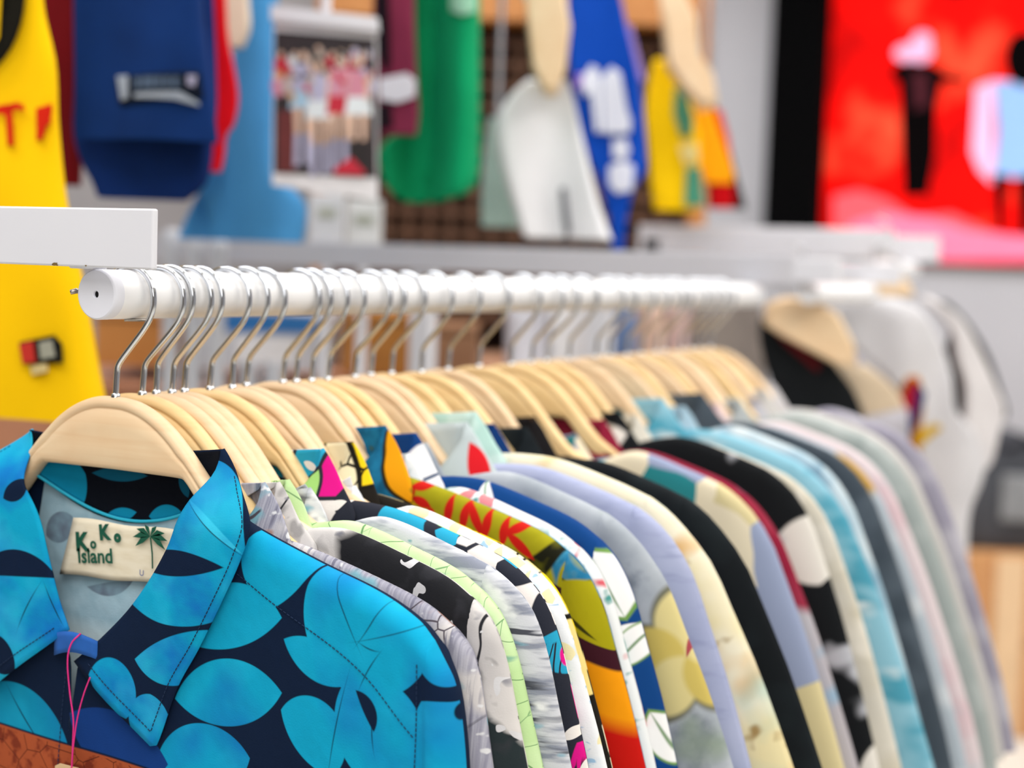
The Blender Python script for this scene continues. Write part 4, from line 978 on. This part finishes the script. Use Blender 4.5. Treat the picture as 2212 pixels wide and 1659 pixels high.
# --- wooden display unit with a grid of pigeonholes, behind the hanging row
ow = wood('orange_wood', '#c98a4e', '#a9682f'); pw = wood('pinkish_wood', '#d9a98c', '#bd8667')
def unit():
    d = 3.55; a, b = wallpt(700, 40, d), wallpt(1490, 880, d); w_ = (b - a).dot(RH); top = wallpt(1100, 42, 3.55).z + .28; o = (a + b) / 2 + FH * .2; o.z = 0
    t = thing('shelf_unit', 'tall orange wooden shelf unit with a grid of dark pigeonholes behind the hanging clothes', 'shelf', o, YAW)
    G().box((0, .19, top / 2), (w_, .02, top), bev=.001).obj('back_panel', plain('dark_brown_board', '#4a3226', .7, var=.2), t, smooth=False)
    for x in (-w_ / 2, w_ / 2): G().box((x, 0, top / 2), (.04, .36, top), bev=.002).obj('side_panel', ow, t, smooth=False)
    G().box((0, 0, top - .13), (w_, .38, .30), bev=.002).obj('top_board', ow, t, smooth=False)
    zs = [.06, .38, .70, .98, 1.12, 1.20, 1.30]
    for z in zs: G().box((0, -.02, z), (w_, .34, .035), bev=.002).obj('shelf_board', pw, t, smooth=False)
    g = G(); zz = 1.40; 
    while zz < top - .3: g.box((0, .02, zz), (w_, .26, .018)); zz += .05
    x = -w_ / 2 + .05
    while x < w_ / 2: g.box((x, .02, (1.40 + top - .3) / 2), (.018, .25, top - 1.7)); x += .05
    g.obj('pigeonhole_grid', plain('brown_grid', '#5e3f2c', .7, var=.25), t, smooth=False)
unit()
# --- partition and cartons seen under and behind the rail
def pbox(name, label, cat, x0, y0, x1, y1, d, dep, mat, parts=None, group=None, floor=False, bev=.004):
    a, b = wallpt(x0, y0, d), wallpt(x1, y1, d); c = (a + b) / 2; w_ = (b - a).dot(RH); h = a.z - b.z
    zb = 0 if floor else b.z; h = a.z - zb
    o = c + FH * dep / 2; o.z = zb; t = thing(name, label, cat, o, YAW, group)
    G().box((0, 0, h / 2), (w_, dep, h), bev=bev).obj(parts or name + '_body', mat, t, smooth=False)
    return t, w_, h, dep
pm = plain('grey_partition', '#b4b2b6', .7, var=.08, vs=3)
pbox('partition_panel', 'grey partition panel behind the hanging jerseys at left', 'partition', -520, -500, 742, 1700, 4.1, .06, pm, 'panel', floor=True)
cb = wood('carton_brown', '#b5772f', '#96601f'); cb2 = wood('carton_pale', '#cc8a4a', '#b8763a')
# low wooden display counter that carries the cartons
t, w_, h, dp = pbox('display_counter', 'low wooden counter with planked front carrying the cartons behind the rail', 'counter', -260, 806, 1010, 1700, 2.52, .5, wood('plank_pink', '#c98f70', '#a86c4c'), 'counter_body', floor=True)
for k in range(4): G().box((0, -dp / 2 - .001, h - .012 - k * .016), (w_, .004, .0022)).obj('plank_gap', plain('plank_gap', '#7a4630', .8, var=.1), t, smooth=False)
CZ = wallpt(600, 806, 2.52).z
def carton(label, x0, y0, x1, d, dep, mat, flap=True):
    a = wallpt(x0, y0, d); b = wallpt(x1, y0, d); w_ = (b - a).dot(RH); h = (a.z + b.z) / 2 - CZ; o = (a + b) / 2 + FH * dep / 2; o.z = CZ
    t = thing('carton', label, 'box', o, YAW, 'cartons on the counter behind the rail')
    G().box((0, 0, h / 2), (w_, dep, h), bev=.002).obj('carton_body', mat, t, smooth=False)
    G().box((0, -dep / 2 - .0008, h * .86), (w_ * .99, .002, .003)).obj('lid_edge', plain('carton_line', '#5e3a14', .8, var=.1), t, smooth=False)
    return t
carton('warm brown carton left of the white cases under the rail', 205, 676, 392, 2.56, .3, cb2)
carton('brown carton right of the white cases, seen through the chrome hooks', 742, 680, 905, 2.56, .3, cb)
carton('darker brown carton farther right on the counter behind the hooks', 925, 706, 1030, 2.56, .28, wood('carton_dark', '#9a7050', '#7a5238'))
def case(label, x0, y0, x1, d, blue):
    a = wallpt(x0, y0, d); b = wallpt(x1, y0, d); w_ = (b - a).dot(RH); h = (a.z + b.z) / 2 - CZ; o = (a + b) / 2 + FH * .13; o.z = CZ
    t = thing('display_case', label, 'case', o, YAW, 'white cases on the counter')
    G().box((0, 0, h / 2), (w_, .24, h), bev=.004).obj('case_body', plain('case_white', '#dadbe2', .4, var=.08), t, smooth=False)
    if blue:
        G().box((0, -.122, h * .80), (w_ * .9, .004, h * .30)).obj('blue_band', plain('band_blue', '#2f7cc4', .5, var=.1), t, smooth=False)
        G().box((-.01, -.1225, h * .34), (w_ * .55, .004, h * .46)).obj('front_window', plain('window_white', '#f4f4f6', .3, var=.03), t, smooth=False)
    G().box((w_ * .43, -.122, h * .45), (w_ * .05, .004, h * .9)).obj('corner_strip', plain('strip_grey', '#b9bcc6', .4, var=.05), t, smooth=False)
case('plain white case next to the warm brown carton', 398, 640, 462, 2.54, False)
case('white case with a blue band and white window on the counter', 470, 672, 704, 2.54, True)
# steel stand in front of the counter: two grey uprights
for k, (x, lb) in enumerate(((536, 'left of the two short grey posts standing on the counter edge'), (590, 'right of the two short grey posts standing on the counter edge'))):
    o = wallpt(x, 792, 2.44); o.z = 0; t = thing('short_post', lb, 'post', o, YAW, 'grey posts before the counter')
    hh = wallpt(x, 782, 2.44).z; G().tube([(0, 0, .01), (0, 0, hh)], .016, 16).obj('tube', M['grey_metal'], t); G().tube([(0, 0, 0), (0, 0, .012)], .019, 24).obj('base_plate', M['grey_metal'], t)
# small white signs and pegs above the far crossbar
for k, (x0, y0, x1, y1, d, c, lb) in enumerate([(668, 415, 742, 530, 2.44, '#e4e4e8', 'white price card standing under the poster'), (748, 430, 822, 545, 2.46, '#f0f0f0', 'brighter white price card right of the first one under the poster')]):
    o = wallpt((x0 + x1) / 2, y1, d); a, b = wallpt(x0, y0, d), wallpt(x1, y1, d); w_, h = (b - a).dot(RH), a.z - b.z
    t = thing('price_card', lb, 'sign', o, YAW, 'price cards'); G().box((0, 0, h / 2), (w_, .012, h), bev=.002).obj('card', plain('card_%d' % k, c, .5, var=.05), t, smooth=False)
    G().box((0, -.007, h * .62), (w_ * .5, .002, h * .2)).obj('printed_block', plain('card_print', '#b9bcae', .6, var=.2), t, smooth=False)
    G().tube([(0, 0, -o.z), (0, 0, .01)], .009, 10).obj('stem', M['white_paint'], t)
pegs = thing('shelf_bracket', 'pale grey bracket with three knobs, above the white rail near the cross bar', 'bracket', wallpt(420, 600, 2.36), YAW)
for k in range(3): G().tube([(-.036 + .036 * k, 0, -wallpt(420, 600, 2.36).z), (-.036 + .036 * k, 0, .04), (-.036 + .036 * k, 0, .066 - .006 * k), (-.036 + .036 * k, 0, .074 - .006 * k)], [.013, .013, .016, .008], 14).obj('knob_post', M['grey_metal'], pegs)

# --- clothes hanging low in the distance under the rail
for k, (rows, c, lb) in enumerate([
    ([(640, 1096, 1176), (700, 1092, 1182), (900, 1090, 1186)], '#d9dae4', 'pale grey garment hanging under the rail in the distance, left of a white one'),
    ([(640, 1186, 1276), (700, 1184, 1282), (900, 1182, 1288)], '#eeeef2', 'white garment hanging under the rail in the distance'),
    ([(640, 1284, 1306), (700, 1282, 1310), (900, 1280, 1312)], '#12285e', 'narrow navy garment hanging in the distance beside the white one'),
    ([(640, 1312, 1372), (700, 1308, 1376), (900, 1306, 1380)], '#7f98c4', 'dusty blue garment hanging in the distance'),
    ([(640, 1378, 1432), (700, 1376, 1436), (900, 1372, 1440)], '#e0bfae', 'peach coloured garment hanging in the distance'),
    ([(640, 1438, 1492), (700, 1436, 1498), (900, 1434, 1502)], '#cdb0ac', 'dusty pink garment hanging in the distance'),
    ([(640, 1500, 1640), (700, 1498, 1650), (900, 1496, 1660)], '#8f8680', 'taupe grey garment hanging in the distance, rightmost of the low row')]):
    garment('hanging_garment', lb, 'garment', rows, 2.75 + .02 * (k % 2), cloth('distant_cloth_%d' % k, c, .15), .04, .008, 12, k, 'garment_body', 'garments low in the distance', nx=16, ny=12)

# --- neighbouring racks at right
def side_rack(label, x_end, y_mid, d, length, hpx, x_rail=None):
    e = wallpt(x_end, y_mid, d); t = thing('garment_rack', label, 'clothes rack', (e.x, e.y, 0))
    hh = hpx / FPX * d; G().box((-length / 2, 0, e.z), (length, .03, hh), bev=.002).obj('crossbar', M['white_paint'], t, smooth=False)
    g = G(); g.tube([(-.05, .012, e.z - hh / 2 - .017), (-.05, .36, e.z - hh / 2 - .017)], .016, 18); g.obj('rail', M['white_metal'], t)
    for y in (0, .36): G().box((-length + .03, y, e.z / 2), (.036, .03, e.z), bev=.002).obj('post', M['white_paint'], t, smooth=False); G().box((-length + .03, y, .012), (.2, .05, .024), bev=.002).obj('foot', M['white_paint'], t, smooth=False)
    G().box((-length / 2, .36, e.z), (length, .03, hh), bev=.002).obj('crossbar', M['white_paint'], t, smooth=False)
    return t, e, hh
RB = side_rack('white garment rack just beyond the far end of the shirt rail', 1812, 586, 2.30, .42, 52)
RC = side_rack('white garment rack farthest right, with the white jacket on it', 1928, 528, 2.80, .50, 62)
def big_hanger(label, pts, d, mat='maple'):
    o = wallpt(pts[0][0], pts[0][1], d); t = thing('wooden_hanger', label, 'hanger', o, YAW, 'wooden hangers on the racks at right')
    g = G(); P = [loc2(wallpt(x, y, d), o) for x, y in pts]; n = len(P); c = (sum(p[0] for p in P) / n, sum(p[1] for p in P) / n)
    fr = [(x, -.008, z) for x, z in P]; sm = [(lerp(c[0], x, .9), -.012, lerp(c[1], z, .9)) for x, z in P]; bk = [(x, .010, z) for x, z in P]
    g.grid([sm, fr, bk], closed=True); g.add(sm, [list(range(n))]); g.add(bk, [list(range(n))[::-1]]); g.obj('hanger_body', M[mat], t)
    G().tube(smoothpath([(.0, 0, -.01), (.0, 0, .03), (.02, 0, .05), (.02, 0, .075), (0, 0, .085)], 20), .002, 6).obj('hook', M['chrome'], t)
big_hanger('tan wooden hanger beyond the far rail end, over the black and dark red shirt', [(1700, 640), (1760, 648), (1810, 680), (1842, 740), (1850, 790), (1812, 790), (1740, 752), (1690, 726), (1650, 700), (1655, 655)], 2.42)
big_hanger('warm pale hanger at the top of the white jacket', [(1890, 572), (1930, 582), (1962, 612), (1975, 640), (1900, 640), (1830, 632), (1815, 610), (1840, 585)], 2.76)
rows = [(690, 1640, 1690), (730, 1640, 1760), (780, 1650, 1800), (850, 1670, 1850), (950, 1690, 1880), (1200, 1700, 1900), (1500, 1700, 1900)]
r = garment('shirt', 'black shirt with a dark red edge on the rack beyond the far end', 'shirt', rows, 2.47, cloth('soft_black_cloth', '#14171a', .2), .03, .004, 6, 1, 'shirt_body')
patch(r, 'red_edge', [(1668, 712), (1700, 716), (1770, 790), (1760, 802), (1690, 740)], cloth('dark_red_edge', '#5a1218', .2), .006, label='dark red edging')
patch(r, 'pale_patch', [(1762, 728), (1800, 736), (1856, 774), (1850, 790), (1790, 764)], cloth('lilac_grey_patch', '#b9bad0', .15), .008, label='pale lilac patch')
rows = [(776, 1800, 1850), (800, 1796, 1890), (840, 1800, 1936), (870, 1830, 1952), (930, 1850, 1960), (1100, 1860, 1965), (1500, 1860, 1968)]
r = garment('shirt', 'beige shirt between the black one and the striped sleeve at right', 'shirt', rows, 2.53, cloth('beige_cloth', '#d3c0a6', .15), .03, .004, 6, 3, 'shirt_body')
patch(r, 'grey_lower_part', [(1850, 900), (1958, 880), (1964, 1100), (1966, 1480), (1866, 1480)], cloth('lavender_grey', '#b3b1ba', .15), .006, label='lavender grey lower part')
rows = [(812, 1962, 1985), (850, 1944, 1996), (900, 1942, 1994), (960, 1946, 1984), (1040, 1952, 2004), (1120, 1962, 2010), (1200, 1964, 1996), (1250, 1966, 1984)]
r = garment('striped_sleeve_jacket', 'jacket sleeve striped in red, navy and gold at right', 'jacket', rows, 2.59, cloth('gold_cloth', '#b3770f', .15), .03, .004, 6, 2, 'jacket_sleeve')
patch(r, 'red_stripe', [(1966, 812), (1978, 824), (1970, 880), (1944, 930), (1942, 862)], cloth('crimson_stripe', '#a3122e', .1), .006, label='crimson stripe'); patch(r, 'navy_stripe', [(1979, 826), (1996, 850), (1986, 890), (1960, 950), (1946, 960), (1950, 920), (1972, 880)], cloth('navy_stripe', '#22205e', .1), .007, label='navy stripe'); patch(r, 'maroon_stripe', [(1950, 1030), (1972, 1042), (1976, 1100), (1970, 1200), (1964, 1120)], cloth('maroon_stripe', '#5a1426', .1), .007, label='maroon stripe')
rows = [(640, 1760, 1940), (660, 1756, 1985), (700, 1790, 2016), (760, 1850, 2042), (820, 1915, 2058), (866, 1950, 2060), (890, 1960, 2066), (930, 1972, 2104), (1000, 1980, 2128), (1050, 1990, 2116), (1090, 2000, 2098), (1140, 2004, 2090), (1250, 1998, 2088), (1340, 1990, 2088), (1380, 1988, 2060), (1440, 1986, 2034), (1480, 1990, 2014)]
r = garment('jacket', 'white jacket with a small red mark, hanging at right', 'jacket', rows, 2.70, cloth('white_jacket_cloth', '#cfcfd4', .12, 9), .05, .008, 8, 1, 'jacket_body')
patch(r, 'red_mark', [(2010, 1236), (2034, 1230), (2036, 1276), (2014, 1280)], cloth('red_mark', '#c20d1c', .1), .012, label='small red mark near the hem'); patch(r, 'mustard_strap', [(1966, 930), (2016, 912), (2030, 922), (1990, 952), (1968, 968)], cloth('mustard', '#c6a12a', .1), .012, label='mustard yellow strap')
rows = [(640, 1985, 2010), (680, 2030, 2066), (720, 2056, 2096), (780, 2066, 2128), (830, 2082, 2150), (880, 2084, 2170), (930, 2078, 2160), (1000, 2090, 2140), (1020, 2100, 2120)]
garment('jacket', 'off-white jacket sleeve hanging behind the white jacket at right', 'jacket', rows, 2.80, cloth('off_white_cloth', '#d6d3d5', .1, 9), .04, .006, 8, 2, 'jacket_body'); j_ = bpy.data.objects['jacket.001']; G().tube([(-.04, 0, -.01), (-.05, 0, .06), (-.10, -.02, .085)], .003, 8).obj('hook', M['chrome'], j_)
rows = [(650, 2030, 2046), (690, 2060, 2086), (760, 2040, 2134), (840, 2040, 2164), (884, 2050, 2178), (900, 2060, 2176)]
garment('jacket', 'thin black jacket edge beyond the off-white sleeve at right', 'jacket', rows, 2.88, cloth('black_jacket_cloth', '#1a1a1e', .1), .03, .003, 8, 2, 'jacket_body')

# --- right: pillar, lit screen, counter and bag by the back wall
def wall_obj(px, py): return on_back(px, py)
a, b = on_back(1690, 0), on_back(1806, 0)
zb = on_back(1750, 565).z; bx_ = thing('wall_panel', 'tall black wall panel left of the red screen', 'panel', ((a.x + b.x) / 2, YB - .06, zb)); G().box((0, 0, (3.29 - zb) / 2), (b.x - a.x, .12, 3.29 - zb), bev=.004).obj('panel_body', M['black'], bx_, smooth=False)
def screen():
    tl, br = on_back(1800, -160), on_back(2420, 562); x0, x1, z1, z0 = tl.x, br.x, 2.95, on_back(2000, 566).z
    t = thing('wall_screen', 'large lit red screen showing two standing figures on pink ground', 'screen', ((x0 + x1) / 2, YB, (z0 + z1) / 2)); w_, h = x1 - x0, z1 - z0
    G().box((0, -.02, 0), (w_ + .02, .04, h + .02), bev=.002).obj('screen_frame', M['black'], t, smooth=False)
    f = Fab('lit_red_picture', '#f50a06', .6, coord='obj'); f.p = f.mp((1, 0.001), 0); 
    tc = f.N.new('ShaderNodeTexCoord'); f.p0 = f.p = tc.outputs['Object']
    n = f.N.new('ShaderNodeTexNoise'); mpn = f.N.new('ShaderNodeMapping'); f.link(f.p, mpn.inputs[0]); mpn.inputs['Rotation'].default_value = (1.5708, 0, 0); f.link(mpn.outputs[0], n.inputs['Vector']); n.inputs['Scale'].default_value = 2.6; n.inputs['Detail'].default_value = 3
    f.paint(f.rng(n.outputs[0], .50, .36), '#b80606'); f.paint(f.rng(n.outputs[0], .54, .70), '#ff5a3a')
    m = f.done(); bs = f.b; f.link(f.c, bs.inputs['Emission Color']); bs.inputs['Emission Strength'].default_value = .42; bs.inputs['Specular IOR Level'].default_value = .05
    def lit(nm, c, e=.42):
        mm = plain(nm, c, .9, var=.1, vs=5, spec=.05); b_ = mm.node_tree.nodes['Principled BSDF']; b_.inputs['Emission Color'].default_value = lin(c); b_.inputs['Emission Strength'].default_value = e; return mm
    ms = [m, lit('lit_pink', '#f57fa0'), lit('picture_black', '#070405', .05), lit('lit_lilac', '#f4b9dc'), lit('lit_light_blue', '#8fb4e6'), lit('lit_coral', '#ff5c66'), lit('picture_plum', '#4a2028', .3)]
    g = G(); o = Vector(((x0 + x1) / 2, YB, (z0 + z1) / 2)); dp = [-.0405]
    def q(pts, mi):
        dp[0] -= .0003; g.add([(lambda p: (p.x - o.x, dp[0], p.z - o.z))(on_back(x, y)) for x, y in pts], [list(range(len(pts)))], mi=mi)
    g.add([(-w_ / 2, -.0405, -h / 2), (w_ / 2, -.0405, -h / 2), (w_ / 2, -.0405, h / 2), (-w_ / 2, -.0405, h / 2)], [[0, 1, 2, 3]], mi=0)
    q([(1806, 425), (1860, 412), (1920, 430), (1980, 470), (2060, 462), (2140, 498), (2215, 520), (2300, 520), (2420, 530), (2420, 562), (1806, 562)], 5)
    q([(1850, 480), (1920, 462), (2010, 470), (2100, 500), (2300, 520), (2420, 545), (2420, 562), (1830, 562), (1816, 520)], 1)
    e = lambda cx, cy, rx, ry, n=14: [(cx + rx * math.cos(6.283 * k / n), cy + ry * math.sin(6.283 * k / n)) for k in range(n)]
    q([(1930, 150), (1960, 135), (2020, 140), (2050, 160), (2100, 172), (2088, 184), (2040, 182), (2030, 230), (2028, 330), (2012, 424), (1956, 428), (1952, 330), (1950, 240), (1946, 180), (1928, 172)], 2)
    q([(1975, 160), (2008, 158), (2010, 230), (1982, 240)], 6)
    q(e(1992, 112, 28, 26), 3); q(e(1964, 118, 26, 18), 3); q(e(1998, 88, 20, 16), 3)
    q([(2112, 190), (2150, 176), (2150, 400), (2120, 370), (2104, 330)], 3); q([(2150, 176), (2200, 180), (2260, 200), (2260, 372), (2200, 386), (2150, 376), (2160, 280)], 4)
    q(e(2215, 130, 42, 60), 2); q([(2148, 376), (2186, 382), (2176, 440), (2172, 500), (2156, 500), (2152, 440)], 2); q([(2200, 384), (2240, 380), (2230, 505), (2206, 505)], 2)
    g.obj('picture', ms, t, smooth=False)
screen()
def counter():
    d = 5.05; a, b = wallpt(1900, 1190, d), wallpt(2420, 1560, d); w_ = (b - a).dot(RH); o = (a + b) / 2; o.z = 0; h = a.z
    t = thing('floor_cabinet', 'tan wooden cabinet with a lighter end panel standing on the white floor at right', 'cabinet', o + FH * .25, YAW)
    G().box((0, 0, h / 2), (w_, .5, h), bev=.004).obj('cabinet_body', wood('tan_board', '#cf9a63', '#c0845a'), t, smooth=False)
    x = (wallpt(2180, 1300, d) - o).dot(RH); G().box((x, -.252, h / 2), (.10, .02, h * .98), bev=.002).obj('edge_panel', plain('pale_board', '#e6c49c', .6, var=.08), t, smooth=False)
    G().box((x / 2 - .1, -.2515, h * .52), (w_ * .6, .006, .012)).obj('drawer_gap', plain('board_gap', '#a86e40', .7, var=.1), t, smooth=False)
    return h, d
ch, cd = counter()
def bag():
    d = cd + .05; o = wallpt(2170, 1190, d); o.z = ch; t = thing('duffel_bag', 'dark grey bag lying on the tan cabinet at right edge', 'bag', o + FH * .2, YAW)
    P = lambda x, y: (wallpt(x, y, d) - o).dot(RH)
    g = G(); rows = []; hh = wallpt(2170, 935, d).z - ch
    for i in range(13):
        u = i / 12; r = []
        for j in range(28):
            a_ = 6.283 * j / 28; k = (abs(math.cos(a_)) ** .7 * (1 if math.cos(a_) > 0 else -1), abs(math.sin(a_)) ** .7 * (1 if math.sin(a_) > 0 else -1)); s = math.sqrt(max(.0, 1 - max(0, (u - .35) / .65) ** 2.4)) * (1 - .05 * (u == 0))
            r.append(Vector((k[0] * .24 * s + .03 * u, k[1] * .16 * s, u * hh)) + Vector((.012 * wr(j * .07, u * .4, 2), .01 * wr(j * .05, u * .5, 4), 0)) * (u > 0))
        rows.append(r)
    g.grid(rows, closed=True); g.add(rows[0], [list(range(28))[::-1]]); g.obj('bag_body', cloth('charcoal_cloth', '#4c4e54', .35, 5), t)
    G().tube(smoothpath([(-.12, -.10, hh * .8), (-.08, -.16, hh * .95), (.0, -.17, hh * .86), (.08, -.16, hh * .95), (.12, -.10, hh * .8)], 24), .012, 8).obj('strap', cloth('strap_black', '#1c1c20', .1), t)
    g = G(); g.box((.06, -.165, hh * .45), (.14, .02, .16), bev=.008); g.obj('side_pocket', cloth('pocket_grey', '#8f9296', .2), t, smooth=False)
bag()
# grey cabinet band below the screen
tl, br = on_back(1830, 640), on_back(2420, 760)

# ------------------------------------------------------------------ light
def area(loc, sx, sy, power, col=(1, 1, 1), rot=(0, 0, 0)):
    l = bpy.data.lights.new('ceiling_and_fill_light', 'AREA'); l.shape = 'RECTANGLE'; l.size = sx; l.size_y = sy; l.energy = power; l.color = col
    o = bpy.data.objects.new('ceiling_and_fill_light', l); COL.objects.link(o); o.location = loc; o.rotation_euler = rot; return o
area((1.5, -1.3, 3.25), 2.4, 1.6, 64.0, (1, .97, .93))
area((-.9, -.6, 3.25), 1.8, 1.4, 36.0, (.98, .98, 1))
area((-.4, 1.6, 3.25), 2.0, 1.6, 40.0, (1, .98, .95))
area((1.9, 1.6, 3.25), 1.6, 1.8, 50.0, (1, .94, .86))
area((-1.8, 3.6, 3.25), 2.4, 1.6, 54.0, (1, 1, 1))
area((1.2, 4.3, 3.25), 2.5, 1.2, 52.0, (.97, .98, 1))
area((2.2, -3.2, 2.6), 2.2, 1.4, 32.0, (1, .98, .96), (1.05, 0, .25))  # soft fill lamp added behind the camera to brighten the fronts
w = bpy.data.worlds.new('world'); sc.world = w; w.use_nodes = True
bg = w.node_tree.nodes['Background']; bg.inputs[0].default_value = (.95, .97, 1, 1); bg.inputs[1].default_value = .9
sc.view_settings.view_transform = 'Standard'; sc.view_settings.look = 'None'; sc.view_settings.exposure = 0.08; sc.view_settings.gamma = 1.0
sc.cycles.use_denoising = True; sc.cycles.use_adaptive_sampling = True; sc.cycles.adaptive_threshold = .02; sc.cycles.max_bounces = 6; sc.cycles.diffuse_bounces = 3; sc.cycles.glossy_bounces = 3
sc.cycles.sample_clamp_indirect = 6; sc.cycles.caustics_reflective = False; sc.cycles.caustics_refractive = False
